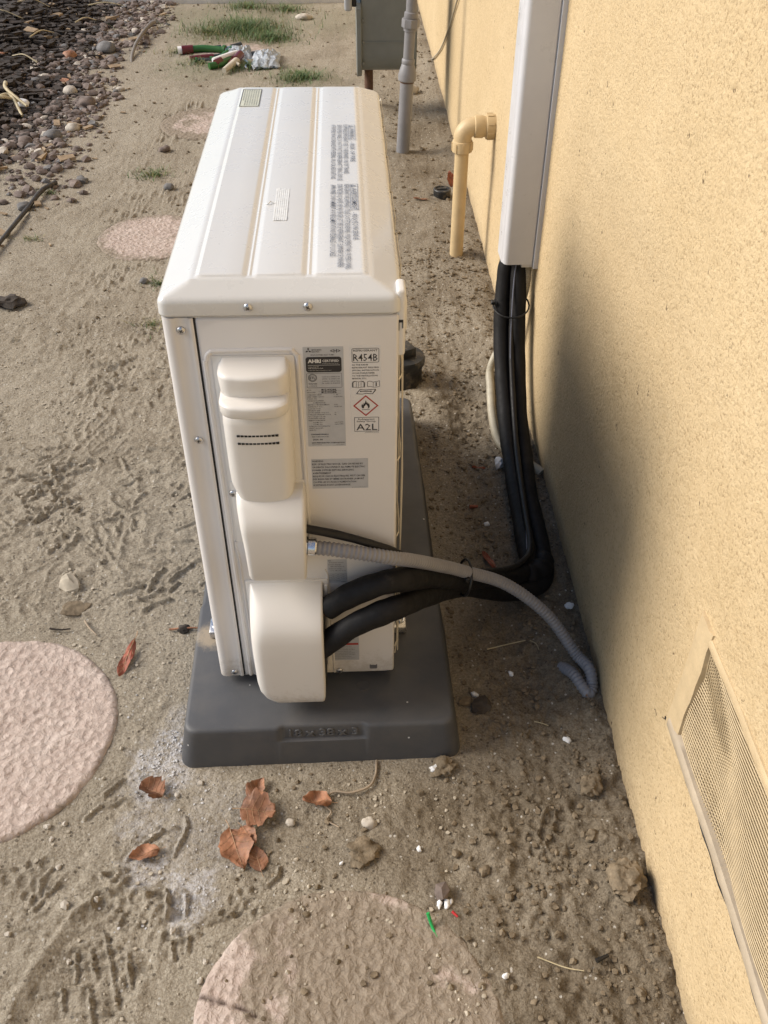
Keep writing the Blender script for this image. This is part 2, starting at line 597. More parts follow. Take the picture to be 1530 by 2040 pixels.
# boot-tread marks near the viewer: ridges squeezed up between lugs, and the lugs' dimples
RIDGES = [[(-0.1308, -0.3083), (-0.0624, -0.3099), (-0.007, -0.3159)], [(-0.1137, -0.292), (-0.0758, -0.2921), (-0.0524, -0.288)], [(-0.1528, -0.3453), (-0.118, -0.3372), (-0.0842, -0.3388)], [(-0.0798, -0.3537), (-0.0413, -0.3555)], [(-0.1145, -0.3695), (-0.0513, -0.3741)], [(-0.1109, -0.2886), (-0.1051, -0.3263)], [(-0.0907, -0.2861), (-0.0838, -0.3139), (-0.0768, -0.3243)], [(-0.0771, -0.2656), (-0.0645, -0.2978), (-0.0547, -0.3254), (-0.0428, -0.3667)], [(-0.0386, -0.2991), (-0.0326, -0.3265), (-0.0266, -0.3433)], [(-0.121, -0.3387), (-0.1155, -0.3679)], [(-0.0839, -0.3405), (-0.0773, -0.3666), (-0.0721, -0.3856)], [(-0.1374, -0.0875), (-0.1165, -0.0643), (-0.0973, -0.063), (-0.0833, -0.0525)], [(-0.1158, -0.0464), (-0.1023, -0.0334), (-0.0889, -0.0178)], [(-0.063, -0.156), (-0.0473, -0.1363), (-0.017, -0.1083)], [(0.0073, -0.1512), (0.0211, -0.1059), (0.0172, -0.0884)], [(0.0133, -0.2877), (0.0333, -0.2798), (0.0573, -0.2757)], [(0.0199, -0.2845), (0.0246, -0.309)], [(0.0422, -0.282), (0.0442, -0.2996)], [(0.0031, -0.2065), (0.0082, -0.2332), (0.0088, -0.2517)], [(0.0332, -0.2156), (0.0347, -0.2456)], [(-0.0245, -0.2166), (-0.0113, -0.2077), (0.0033, -0.2084)], [(-0.0955, -0.1823), (-0.0824, -0.1731), (-0.0601, -0.1742)], [(-0.1106, -0.2087), (-0.0913, -0.2058), (-0.076, -0.2103)], [(-0.0721, -0.2331), (-0.0494, -0.2416), (-0.0233, -0.2501), (-0.0394, -0.2603)], [(-0.1835, -0.2277), (-0.1706, -0.2058), (-0.1557, -0.1911)], [(-0.1815, -0.2053), (-0.1832, -0.182), (-0.1701, -0.1669)], [(-0.2452, -0.1673), (-0.224, -0.1643)], [(-0.017, -0.1083), (0.0056, -0.1051)], [(0.1343, -0.2051), (0.1492, -0.2096), (0.1633, -0.1948), (0.1664, -0.1791)], [(0.0665, -0.2617), (0.0941, -0.2521), (0.1148, -0.2421)]]
DIMPLES = [(-0.0713, -0.1952, 0.0066), (-0.0499, -0.1923, 0.0096), (-0.0615, -0.211, 0.008), (-0.037, -0.2179, 0.0109), (-0.0889, -0.2192, 0.0123), (-0.0097, -0.2192, 0.0131), (0.0197, -0.2244, 0.0123), (0.0222, -0.245, 0.0108), (-0.0447, -0.2491, 0.0143), (0.0133, -0.2735, 0.007), (0.0323, -0.2709, 0.0071), (-0.2031, -0.1593, 0.0063), (-0.1979, -0.2045, 0.0073), (-0.2067, -0.1829, 0.0096), (-0.2306, -0.1817, 0.0088), (-0.1798, -0.1565, 0.009), (0.133, -0.2146, 0.008), (0.1269, -0.2352, 0.0087), (0.113, -0.2156, 0.0066), (0.1011, -0.2264, 0.0073), (0.0901, -0.2464, 0.0065), (0.1098, -0.2474, 0.0079), (0.1367, -0.2487, 0.0065), (-0.1676, -0.1867, 0.0103), (-0.1798, -0.2129, 0.0109), (-0.0814, -0.1791, 0.0096), (0.5614, -0.0838, 0.0091), (0.5487, -0.105, 0.0056), (0.5684, -0.1031, 0.0069), (0.5798, -0.1179, 0.0097), (0.5553, -0.1266, 0.0084), (0.6038, -0.1134, 0.0117), (0.5677, -0.1426, 0.0095), (0.5944, -0.1355, 0.0116), (0.5487, -0.1499, 0.009), (0.5821, -0.1597, 0.0137), (0.5507, -0.1677, 0.0099), (0.5643, -0.1817, 0.0113)]
BIG_PRINT = (-.085, -.325, -28, .22, .135)
_rs = random.Random(5)
SCUFF_R, SCUFF_D = [], []
for _ in range(95):
    # broken tread marks and scuffs trodden over one another
    if _rs.random() < .72:
        cx_, cy_ = _rs.uniform(-.66, .02), _rs.uniform(.34, 1.75)
    else:
        cx_, cy_ = _rs.uniform(-.75, .0), _rs.uniform(1.7, 3.4)
    a_ = rad(_rs.uniform(-30, 60))
    kind_ = _rs.choice((0, 0, 1, 1, 2))
    dep_ = _rs.uniform(.0016, .0042)
    for _k in range(_rs.randint(5, 15)):
        u_, v_ = _rs.gauss(0, .035), _rs.gauss(0, .07)
        px_, py_ = cx_ + u_ * math.cos(a_) - v_ * math.sin(a_), cy_ + u_ * math.sin(a_) + v_ * math.cos(a_)
        if kind_ == 1:
            SCUFF_D.append((px_, py_, _rs.uniform(.004, .0105), dep_))
        else:
            l_ = _rs.uniform(.012, .05) * (1.8 if kind_ == 2 else 1)
            b_ = a_ + (_rs.choice((0, math.pi / 2)) if kind_ == 0 else _rs.uniform(-.3, .3)) + _rs.uniform(-.25, .25)
            cv_ = _rs.uniform(-.35, .35)
            q_ = [(px_ + l_ * (t - .5) * math.cos(b_ + cv_ * (t - .5)), py_ + l_ * (t - .5) * math.sin(b_ + cv_ * (t - .5))) for t in (0, .33, .66, 1)]
            SCUFF_R.append((q_, dep_, _rs.uniform(.0022, .0045)))


def stamp(Z):
    def win(x0, x1, y0, y1):
        i0, i1 = np.searchsorted(gx, x0), np.searchsorted(gx, x1)
        j0, j1 = np.searchsorted(gy, y0), np.searchsorted(gy, y1)
        sl = (slice(j0, j1), slice(i0, i1))
        gX, gY = X[sl], Y[sl]
        return sl, gX + .0022 * perlin(gX * 60, gY * 60, 3), gY + .0022 * perlin(gX * 60, gY * 60, 5)

    def ridge(pts, amp, wd):
        x = [q[0] for q in pts]
        y = [q[1] for q in pts]
        sl, gX, gY = win(min(x) - .02, max(x) + .02, min(y) - .02, max(y) + .02)
        if gX.size == 0:
            return
        d = np.full(gX.shape, 9.0)
        for (ax, ay), (bx, by) in zip(pts[:-1], pts[1:]):
            t = np.clip(((gX - ax) * (bx - ax) + (gY - ay) * (by - ay)) / ((bx - ax) ** 2 + (by - ay) ** 2 + 1e-12), 0, 1)
            d = np.minimum(d, np.hypot(gX - ax - t * (bx - ax), gY - ay - t * (by - ay)))
        Z[sl] += amp * np.exp(-(d / wd) ** 2) - .35 * amp * np.exp(-((d - 2.4 * wd) / (1.5 * wd)) ** 2)

    def dimple(x, y, r, amp):
        sl, gX, gY = win(x - r * 2 - .01, x + r * 2 + .01, y - r * 2 - .01, y + r * 2 + .01)
        if gX.size == 0:
            return
        d = np.hypot(gX - x, (gY - y) * .92)
        Z[sl] += -amp * (1 - sstep(r - .0030, r + .0008, d)) + .45 * amp * np.exp(-((d - r - .0018) / .0018) ** 2)
    # the deep heel print at the lower left
    cx, cy, ang, ln, wd = BIG_PRINT
    sl, gX, gY = win(cx - .2, cx + .2, cy - .2, cy + .2)
    a = rad(ang)
    u = (gX - cx) * math.cos(a) + (gY - cy) * math.sin(a)
    v = -(gX - cx) * math.sin(a) + (gY - cy) * math.cos(a)
    e = ((np.abs(u) / (wd / 2)) ** 3 + (np.abs(v) / (ln / 2)) ** 3) ** (1 / 3)
    Z[sl] += -.0065 * (1 - sstep(.82, 1.04, e)) + .0042 * np.exp(-((e - 1.14) / .08) ** 2) * sstep(-.02, .03, -u + v * .4)
    for r in RIDGES:
        ridge(r, .0056, .0023)
    for (x, y, r) in DIMPLES:
        dimple(x, y, r * .95, .0042 if x > .5 else .0036)
    for q, amp, wd in SCUFF_R:
        ridge(q, amp * 1.6, wd)
    for x, y, r, amp in SCUFF_D:
        dimple(x, y, r, amp * 1.25)
    return Z


def height(X, Y, small=True):
    X = np.asarray(X, float)
    Y = np.asarray(Y, float)
    near = 1 - sstep(2.2, 4.5, Y)
    rough_r = sstep(.40, .55, X) * (1 - sstep(3.0, 4.5, Y)) + .35 * (1 - sstep(-.12, .0, Y)) * sstep(.15, .35, X)
    h = .010 * fbm(X * 1.1, Y * 1.1, 2, 1) + .0055 * fbm(X * 4.5, Y * 4.5, 2, 2)
    h = h + (.0035 + .0045 * rough_r) * fbm(X * 15, Y * 15, 3, 4)
    if small:
        h = h + (.0026 + .0030 * rough_r) * fbm(X * 48, Y * 48, 3, 7) * (1 - sstep(.9, 2.0, Y))
        lump = np.clip(fbm(X * 30, Y * 30, 2, 21) - .12, 0, 1)
        h = h + .010 * lump * (.18 + rough_r) * (1 - .8 * sstep(1.1, 2.2, Y))
    # shallow trench between pad and wall, soil thrown up along the wall
    h = h - .012 * np.exp(-((X - .575) / .06) ** 2) * sstep(.0, .15, Y) * (1 - sstep(1.1, 1.6, Y))
    base = X - (WX0 + WSL * Y)
    h = h + .016 * np.exp(-((base + .03) / .05) ** 2) * (.6 + .8 * fbm(X * 5, Y * 5, 2, 31))
    h = h + .022 * np.exp(-(((X - .60) / .10) ** 2 + ((Y - 2.05) / .6) ** 2)) - .03 * np.exp(-(((X - .60) / .05) ** 2 + ((Y - 2.95) / .08) ** 2))
    h = h + .020 * np.exp(-(((X - .505) / .05) ** 2 + ((Y - 1.0) / .16) ** 2))
    # garden bed rises on the far left
    bed = sstep(-.95, -1.5, X)
    h = h + .07 * bed * (1 + .5 * fbm(X * 3, Y * 3, 2, 41))
    # arcs dragged through the dust left of the unit
    r = np.hypot(X + .19, (Y - .33) * .95)
    th = np.arctan2(Y - .33, X + .19)
    win = np.exp(-((r - .17) / .055) ** 2) * np.exp(-((th - 1.75) / .8) ** 2)
    h = h + .0040 * win * np.sin(r * 2 * np.pi / .034 + 3.2 * fbm(X * 9, Y * 9, 2, 3)) * sstep(-.25, .2, fbm(X * 7, Y * 7, 2, 19)) - .004 * win
    r2 = np.hypot(X + .12, (Y - .20) * .9)
    win2 = np.exp(-((r2 - .10) / .03) ** 2) * sstep(-.03, .02, X + .12)
    h = h + .0030 * win2 * np.sin(r2 * 2 * np.pi / .030 + 3 * fbm(X * 10, Y * 10, 2, 23)) * sstep(-.2, .2, fbm(X * 8, Y * 8, 2, 29))
    # creased crust of trodden dust
    cr = 1 - np.abs(perlin(X * 13 + 4 * perlin(X * 5, Y * 5, 63), Y * 17, 65)) * 2.4
    cr2 = 1 - np.abs(perlin(X * 30, Y * 36 + 3 * perlin(X * 9, Y * 9, 67), 69)) * 2.4
    lf = sstep(.15, -.10, X) * near * sstep(-.3, .3, fbm(X * 4, Y * 4, 2, 73) + .1)
    if small:
        h = h + (.0050 * np.clip(cr, 0, 1) ** 3 + .0034 * np.clip(cr2, 0, 1) ** 3) * lf
    # level at the pad, under the stones
    pd = np.maximum(np.maximum(-X, X - .457), np.maximum(-Y, Y - .965))
    h = h * (.25 + .75 * sstep(0, .10, pd))
    h = np.where(pd < -.012, -.03, h)
    for i, (sx, sy, sr) in enumerate(STONES):
        d = np.hypot(X - sx, Y - sy)
        side = sstep(-.10, .06, X - sx + .35 * (Y - sy)) if i == 1 else (.55 if i >= 2 else 0.0)
        wob = fbm(X * 26, Y * 26, 3, 113 + i)
        lvl = STONE_TOP[i] - .005 + side * (.0035 + .004 * wob) + .003 * wob
        k = 1 - sstep(sr, sr + .10, d)
        h = h * (1 - .8 * k) + lvl * .8 * k
        edge = sr - .004 - side * np.clip(.004 + .030 * wob, 0, .04) - .004 * np.clip(wob, 0, 1)
        inn = 1 - sstep(edge - .008, edge, d)
        h = h * (1 - inn) + (STONE_TOP[i] - .022) * inn
    return h


def hz(x, y):
    """ground level, read off the finished height grid"""
    i = int(np.clip(np.searchsorted(gx, x) - 1, 0, len(gx) - 2))
    j = int(np.clip(np.searchsorted(gy, y) - 1, 0, len(gy) - 2))
    u = (x - gx[i]) / (gx[i + 1] - gx[i])
    v = (y - gy[j]) / (gy[j + 1] - gy[j])
    return float((GZ[j, i] * (1 - u) + GZ[j, i + 1] * u) * (1 - v) + (GZ[j + 1, i] * (1 - u) + GZ[j + 1, i + 1] * u) * v)


def hzv(x, y):
    i = np.clip(np.searchsorted(gx, x) - 1, 0, len(gx) - 2)
    j = np.clip(np.searchsorted(gy, y) - 1, 0, len(gy) - 2)
    u = (x - gx[i]) / (gx[i + 1] - gx[i])
    v = (y - gy[j]) / (gy[j + 1] - gy[j])
    return (GZ[j, i] * (1 - u) + GZ[j, i + 1] * u) * (1 - v) + (GZ[j + 1, i] * (1 - u) + GZ[j + 1, i + 1] * u) * v


def graded(a, b, fine0, fine1, step, lo, hi, grow):
    c = list(np.arange(fine0, fine1, step))
    s, x = step, c[-1]
    while x < hi:
        s = min(s * grow, 8)
        x += s
        c.append(x)
    s, x = step, c[0]
    pre = []
    while x > lo:
        s = min(s * grow, 8)
        x -= s
        pre.append(x)
    return np.array(pre[::-1] + c)


gx = graded(0, 0, -.42, .735, .0026, -60, 60, 1.04)
gy = graded(0, 0, -.47, .75, .0026, -40, 90, 1.0115)
X, Y = np.meshgrid(gx, gy)
Z = stamp(height(X, Y))
Z = np.where(np.hypot(X, Y - 2) > 7, 0.0, Z)
GZ = Z
nx, ny = len(gx), len(gy)
me = bpy.data.meshes.new('ground')
co = np.stack([X.ravel(), Y.ravel(), Z.ravel()], 1)
idx = np.arange(nx * ny).reshape(ny, nx)
quads = np.stack([idx[:-1, :-1].ravel(), idx[:-1, 1:].ravel(), idx[1:, 1:].ravel(), idx[1:, :-1].ravel()], 1)
me.vertices.add(len(co))
me.vertices.foreach_set('co', co.ravel())
me.loops.add(quads.size)
me.loops.foreach_set('vertex_index', quads.ravel())
me.polygons.add(len(quads))
me.polygons.foreach_set('loop_start', np.arange(0, quads.size, 4))
me.polygons.foreach_set('loop_total', np.full(len(quads), 4))
me.update(calc_edges=True)


def vattr(me, name, arr):
    a = me.attributes.new(name, 'FLOAT', 'POINT')
    a.data.foreach_set('value', np.clip(arr, 0, 1).ravel().astype(np.float32))


def blobs(X, Y, lst, seed):
    s = np.zeros_like(X)
    wob = fbm(X * 22, Y * 22, 3, seed)
    for (x, y, r, a) in lst:
        s = np.maximum(s, a * (1 - sstep(.35, 1.0, np.hypot(X - x, Y - y) / r + .55 * wob)))
    return s


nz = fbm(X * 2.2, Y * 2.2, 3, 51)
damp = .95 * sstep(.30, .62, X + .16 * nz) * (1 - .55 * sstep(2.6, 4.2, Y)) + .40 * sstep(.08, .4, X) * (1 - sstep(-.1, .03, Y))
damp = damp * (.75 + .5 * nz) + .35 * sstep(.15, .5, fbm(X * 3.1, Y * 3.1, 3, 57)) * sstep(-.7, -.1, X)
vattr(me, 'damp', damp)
powder = blobs(X, Y, [(-.022, .015, .075, 1), (-.035, -.03, .06, .9), (-.055, -.10, .05, .55), (-.03, -.165, .045, 1), (.02, -.19, .035, .9),
                      (.045, -.21, .05, 1), (.035, -.24, .035, .9), (.10, -.12, .06, .25), (.06, -.06, .07, .25), (.03, -.14, .10, .30), (.0, .10, .05, .5), (-.19, .13, .04, .2)], 61)
vattr(me, 'powder', powder)
soil = sstep(-.88, -1.08, X + .12 * nz + .05 * np.sin(Y * 3)) * sstep(2.3, 3.0, Y + .4 * nz)
vattr(me, 'soil', soil)
moss = blobs(X, Y, [(-.20, 4.65, .45, .8), (.12, 3.80, .25, .6), (-.35, 4.0, .3, .5), (-.1, 5.2, .4, .5), (.2, 4.9, .5, .35), (-.4, 5.0, .4, .5)], 71)
vattr(me, 'moss', moss)
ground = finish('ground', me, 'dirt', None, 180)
tag(ground, 'bare trodden tan dirt with boot prints beside the stucco wall', kind='structure')

mb = MB()
mb.bbox(-3.0, .62, 5.33, 7.2, -.08, .035, .008, 2)
o = mb.build('concrete_path', 'concrete', None, 40)
tag(o, 'pale concrete path crossing at the far end of the yard', kind='structure')

# ------------------------------------------------------------------ stucco wall
wall = empty('stucco_wall', (WX0, 0, 0), -math.atan(WSL), 'tan stucco house wall running along the right side', 'wall')
VY0, VY1, VZ0, VZ1 = -.585, -.150, .262, .468
wy = graded(0, 0, -.72, 1.35, .0052, -5, 11, 1.06)
wz = graded(0, 0, -.03, .98, .0052, -.45, 3.0, 1.07)


def snap(a, v):
    a[np.argmin(np.abs(a - v))] = v


for q in (VY0, VY1): snap(wy, q)
for q in (VZ0, VZ1): snap(wz, q)
YY, ZZ = np.meshgrid(wy, wz)
DD = .0008 * fbm(YY * 95, ZZ * 95, 2, 81) + .0030 * fbm(YY * 3, ZZ * 3, 2, 85)
nearv = np.exp(-(np.maximum(np.maximum(VY0 - YY, YY - VY1), np.maximum(VZ0 - ZZ, ZZ - VZ1)) / .02) ** 2)
DD = DD * 1.0 + .003 * nearv * fbm(YY * 14, ZZ * 14, 2, 91)
XX = -DD
n1, n2 = len(wy), len(wz)
idx = np.arange(n1 * n2).reshape(n2, n1)
cy = (wy[:-1] + wy[1:]) / 2
cz = (wz[:-1] + wz[1:]) / 2
CY, CZ = np.meshgrid(cy, cz)
keep = ~((CY > VY0) & (CY < VY1) & (CZ > VZ0) & (CZ < VZ1))
quads = np.stack([idx[:-1, :-1], idx[1:, :-1], idx[1:, 1:], idx[:-1, 1:]], -1)[keep]
quads = quads.reshape(-1, 4)
# wall-local axes: x along the wall normal, y along the wall
verts = np.stack([XX.ravel(), YY.ravel(), ZZ.ravel()], 1)
me = bpy.data.meshes.new('stucco_face')
me.from_pydata(verts.tolist(), [], quads.tolist())
me.update()
finish('stucco_face', me, 'stucco', wall, 180)
mb = MB()
mb.box(.012, .20, VY1, 11, -.45, 3.0)
mb.box(.012, .20, -5, VY0, -.45, 3.0)
mb.box(.012, .20, VY0, VY1, -.45, VZ0)
mb.box(.012, .20, VY0, VY1, VZ1, 3.0)
mb.box(.10, .20, VY0, VY1, VZ0, VZ1)
mb.build('wall_core', 'stucco', wall)


def on_wall(y, z, off=0.0):
    """point on the wall face, off metres out from it"""
    return Vector((WX0 + WSL * y - off, y, z))


# ---- foundation vent
vent = empty('foundation_vent', (WX0 + WSL * VY1, VY1, VZ0), -math.atan(WSL), 'painted screen vent with cracked smooth frame low in the stucco wall', 'vent')
W_ = VY1 - VY0
H_ = VZ1 - VZ0


def wobbly_bar(y0, z0, y1, z1, wid0, wid1, thick, nseg, seed):
    """flat smooth frame bar from (y0,z0) to (y1,z1); widths measured in z or y"""
    m_ = MB()
    rs = []
    along = Vector((0, y1 - y0, z1 - z0))
    side = Vector((0, -along.z, along.y)).normalized()
    for i in range(nseg + 1):
        t = i / nseg
        c = Vector((0, y0, z0)) + along * t
        wv = .0016 * math.sin(t * 9 + seed) + .0012 * math.sin(t * 23 + seed * 2)
        a = side * (wid0 / 2 + wv)
        b = side * (-wid1 / 2 + wv * .4)
        th = thick + .0012 * math.sin(t * 7 + seed)
        prof = [(.010, b), (-th * .55, b * .96), (-th, b * .6), (-th, a * .55), (-th * .5, a * .93), (.010, a)]
        rs.append([tuple(c + q + Vector((x, 0, 0))) for x, q in prof])
    m_.rings(rs, True, True)
    return m_


wobbly_bar(.004, .010, -W_ - .01, .004, .020, .020, .005, 40, 1.0).build('bottom_rail', 'vent_frame_pale', vent, 50)
wobbly_bar(-.004, -.006, -.010, H_ + .010, .042, .042, .004, 14, 2.0).build('end_rail', 'vent_frame_tan', vent, 50)
wobbly_bar(-.02, H_ - .006, -W_ - .01, H_ - .004, .016, .016, .003, 40, 3.0).build('top_rail', 'vent_frame_tan', vent, 50)
wobbly_bar(-W_ + .006, .0, -W_ + .006, H_, .022, .022, .003, 14, 4.0).build('end_rail', 'vent_frame_tan', vent, 50)
mb = MB()
for i in range(0, 76):
    y = -.026 - i * (W_ - .04) / 75
    pts = [(.0035 + .004 * math.sin(j / 8 * math.pi) * math.sin(i * .06) - .002 * math.sin(i * .11 + j), y, .016 + (H_ - .026) * j / 8) for j in range(9)]
    mb.tube(pts, .00085, 4, cap=False)
for i in range(0, 34):
    z = .016 + (H_ - .026) * i / 33
    pts = [(.0030 + .004 * math.sin(i / 33 * math.pi) * math.sin(j / 24 * 6.0) - .002 * math.sin(j / 24 * 10.9 + i * .18), -.026 - (W_ - .04) * j / 24, z) for j in range(25)]
    mb.tube(pts, .00085, 4, cap=False)
o = mb.build('woven_screen', 'vent_wire_tan', vent, 60)
o['kind'] = 'stuff'
mb = MB()
mb.box(.011, .013, -W_ + .002, -.002, .002, H_ - .002)
mb.build('screen_backing', 'vent_back', vent)
# hairline crack where the frame has pulled away from the stucco
mb = MB()
pts = []
for i in range(60):
    t = i / 59
    pts.append((-.0015, .002 - t * (W_ + .0), -.0035 - .002 * math.sin(t * 17) - .0015 * math.sin(t * 41) - .004 * t))
mb.tube(pts, [.0004 + .0012 * abs(math.sin(i * .37)) * (.4 + .6 * math.sin(i * .11) ** 2) for i in range(60)], 5)
pts = [(-.0018, .006 + .02 * t + .004 * math.sin(t * 14), -.004 + .012 * t - .02 * t * t + .003 * math.sin(t * 11)) for t in [i / 10 for i in range(11)]]
mb.tube(pts, [.0014 * (1 - i / 11) + .0003 for i in range(11)], 5)
mb.build('crack', 'dark_gap', vent)

# ------------------------------------------------------------------ stepping stones


def stone(i, label, cracked=False, cover=None):
    sx, sy, sr = STONES[i]
    top = STONE_TOP[i]
    rings, segs = (70, 200) if i < 2 else (36, 120)
    V, F = [], []
    cov, crk = [], []
    R_ = np.linspace(0, 1, rings + 1)[1:]
    th = np.linspace(0, 2 * np.pi, segs, endpoint=False)
    RR, TT = np.meshgrid(R_, th, indexing='ij')
    edge = sr * (1 + .010 * np.sin(3 * TT + i) + .007 * np.sin(7 * TT + 2 * i) + .010 * fbm(np.cos(TT) * 5 + i, np.sin(TT) * 5, 2, 95 + i))
    px = RR * edge * np.cos(TT)
    py = RR * edge * np.sin(TT)
    wx, wy_ = px + sx, py + sy
    z = top + .0018 * fbm(wx * 9, wy_ * 9, 2, 101) + .0016 * fbm(wx * 42, wy_ * 42, 2, 103) - .0020 * np.clip(fbm(wx * 85, wy_ * 85, 1, 107), 0, 1)
    z = z - .006 * np.clip((RR - .955) / .045, 0, 1) ** 2 * (1 + .6 * fbm(np.cos(TT) * 12, np.sin(TT) * 12, 2, 109))
    crack = np.zeros_like(z)
    if cracked:
        # crack from the left rim inwards
        for (ax, ay, bx, by) in ((-.198, .060, -.150, .050), (-.150, .050, -.118, .036)):
            t = np.clip(((px - ax) * (bx - ax) + (py - ay) * (by - ay)) / ((bx - ax) ** 2 + (by - ay) ** 2), 0, 1)
            d = np.hypot(px - ax - t * (bx - ax), py - ay - t * (by - ay) + .006 * perlin(wx * 40, wy_ * 40, 4)) + .0012 * perlin(wx * 120, wy_ * 120, 4)
            crack = np.maximum(crack, 1 - sstep(.0006, .0032, d))
        z = z - .004 * crack
    V = [(0, 0, float(top))] + list(zip(px.ravel().tolist(), py.ravel().tolist(), z.ravel().tolist()))
    for s in range(segs):
        F.append((0, 1 + s, 1 + (s + 1) % segs))
    for r in range(rings - 1):
        for s in range(segs):
            a = 1 + r * segs + s
            b = 1 + r * segs + (s + 1) % segs
            F.append((a, a + segs, b + segs, b))
    base = len(V)
    for s in range(segs):
        x, y, _z = V[1 + (rings - 1) * segs + s]
        V.append((x * 1.004, y * 1.004, top - .045))
    for s in range(segs):
        a = 1 + (rings - 1) * segs + s
        b = 1 + (rings - 1) * segs + (s + 1) % segs
        F.append((a, base + s, base + (s + 1) % segs, b))
    me = bpy.data.meshes.new('stepping_stone')
    me.from_pydata([(x, y, z_ - top + .0) for x, y, z_ in V], [], F)
    me.update()
    allx = np.array([v[0] for v in V])
    ally = np.array([v[1] for v in V])
    cv = cover(allx, ally) if cover else np.full(len(V), .02)
    vattr(me, 'dirtcover', cv)
    ca = np.zeros(len(V))
    ca[1:1 + crack.size] = crack.ravel()
    vattr(me, 'crack', ca)
    o = finish('stepping_stone', me, 'pink_stone', None, 180)
    o.location = (sx, sy, top)
    return tag(o, label, 'stepping stone', 'round stepping stones in the dirt')


stone(0, 'large clean pink round stepping stone cut by the left edge', cover=lambda x, y: .10 + .35 * sstep(.80, 1.05, np.hypot(x, y) / .213))
stone(1, 'dirt-covered pink stepping stone with cracked rim at the bottom', True, lambda x, y: np.clip(.80 + .75 * fbm(x * 9 + 3, y * 9, 3, 5) + 1.2 * x - .55 * sstep(.11, .17, -x) - .45 * sstep(.14, .19, y) * sstep(-.05, .05, x), 0, 1))
stone(2, 'faded pink stepping stone half hidden left of the heat pump lid', cover=lambda x, y: .36 + .25 * sstep(.7, 1.0, np.hypot(x, y) / .178))
stone(3, 'stepping stone mostly buried in dirt beside the lid far corner', cover=lambda x, y: .46 + .5 * sstep(.55, 1.0, np.hypot(x, y) / .2) + .4 * fbm(x * 9, y * 9, 2, 3))
stone(4, 'farthest stepping stone under the heap of tools', cover=lambda x, y: .42 + .3 * sstep(.6, 1.0, np.hypot(x, y) / .21))

# ------------------------------------------------------------------ equipment pad
pad = empty('equipment_pad', (0, 0, 0), 0, 'dark grey plastic equipment pad under the heat pump', 'pad')


def pad_ring(z, inset, notch=0.0):
    pts = []
    r = .022 - inset * .2
    x0, x1, y0, y1 = inset, .457 - inset, inset, .965 - inset

    def sidein(y):
        return .0028 * float(sstep(.285, .295, y)) + .0024 * float(sstep(.705, .715, y))
    # front edge left to right
    xs = list(np.linspace(x0 + r, x1 - r, 90))
    for x in xs:
        n = notch * float(sstep(.160, .170, x)) * (1 - float(sstep(.296, .306, x)))
        pts.append((x, y0 + n, z))
    for a, b in arc(x1 - r, y0 + r, r, -math.pi / 2, 0, 6)[1:-1]: pts.append((a, b, z))
    for y in np.linspace(y0 + r, y1 - r, 150): pts.append((x1 - sidein(y), y, z))
    for a, b in arc(x1 - r, y1 - r, r, 0, math.pi / 2, 6)[1:-1]: pts.append((a - .0052, b, z))
    for x in np.linspace(x1 - r, x0 + r, 12): pts.append((x, y1, z))
    for a, b in arc(x0 + r, y1 - r, r, math.pi / 2, math.pi, 6)[1:-1]: pts.append((a + .0052, b, z))
    for y in np.linspace(y1 - r, y0 + r, 150): pts.append((x0 + sidein(y), y, z))
    for a, b in arc(x0 + r, y0 + r, r, math.pi, 1.5 * math.pi, 6)[1:-1]: pts.append((a, b, z))
    return pts


mb = MB()
mb.rings([pad_ring(-.012, -.001), pad_ring(.004, 0), pad_ring(.0465, .0078), pad_ring(.0475, .0080, .002), pad_ring(.0500, .0084, .0055),
          pad_ring(.070, .0118, .0050), pad_ring(.0735, .0132, .0046), pad_ring(.0755, .0160, .0040), pad_ring(.0762, .0195, .0030)])
mb.build('pad_body', 'pad_plastic', pad, 40)
# moulded ring mark on the top
mb = MB()
mb.tube([(.300 + .010 * math.cos(t * math.pi / 12), .092 + .010 * math.sin(t * math.pi / 12), .0763) for t in range(25)], .0007, 5)
mb.build('moulded_ring', 'pad_plastic', pad, 60)

# ------------------------------------------------------------------ lettering


def text_geo(s, w, h=None, bold=0.0, cond=None):
    """flat text as (verts, faces) starting at the origin, scaled to width w (and height h)"""
    cu = bpy.data.curves.new('t', 'FONT')
    cu.body = s
    cu.size = 1.0
    cu.resolution_u = 1
    cu.offset = bold
    o = bpy.data.objects.new('t', cu)
    me = bpy.data.meshes.new_from_object(o)
    v = np.array([tuple(q.co) for q in me.vertices]) if len(me.vertices) else np.zeros((0, 3))
    f = [tuple(p.vertices) for p in me.polygons]
    bpy.data.objects.remove(o)
    bpy.data.curves.remove(cu)
    bpy.data.meshes.remove(me)
    if len(v) == 0:
        return [], []
    v[:, 0] -= v[:, 0].min()
    sx = w / max(1e-6, v[:, 0].max())
    sy = (h / .72) if h else sx
    v[:, 0] *= sx
    v[:, 1] *= sy
    return v, f


def front_tf(x, z, y, ang=0.0):
    """text plane facing -y: text x -> +x, text y -> +z"""
    return Matrix.Translation((x, y, z)) @ Matrix.Rotation(ang, 4, 'Y') @ Matrix.Rotation(rad(90), 4, 'X')


def put(mb_, s, w, h, mat, mi=0, bold=0.0):
    v, f = text_geo(s, w, h, bold)
    if len(v):
        mb_.add([tuple(q) for q in v], f, mi, mat)


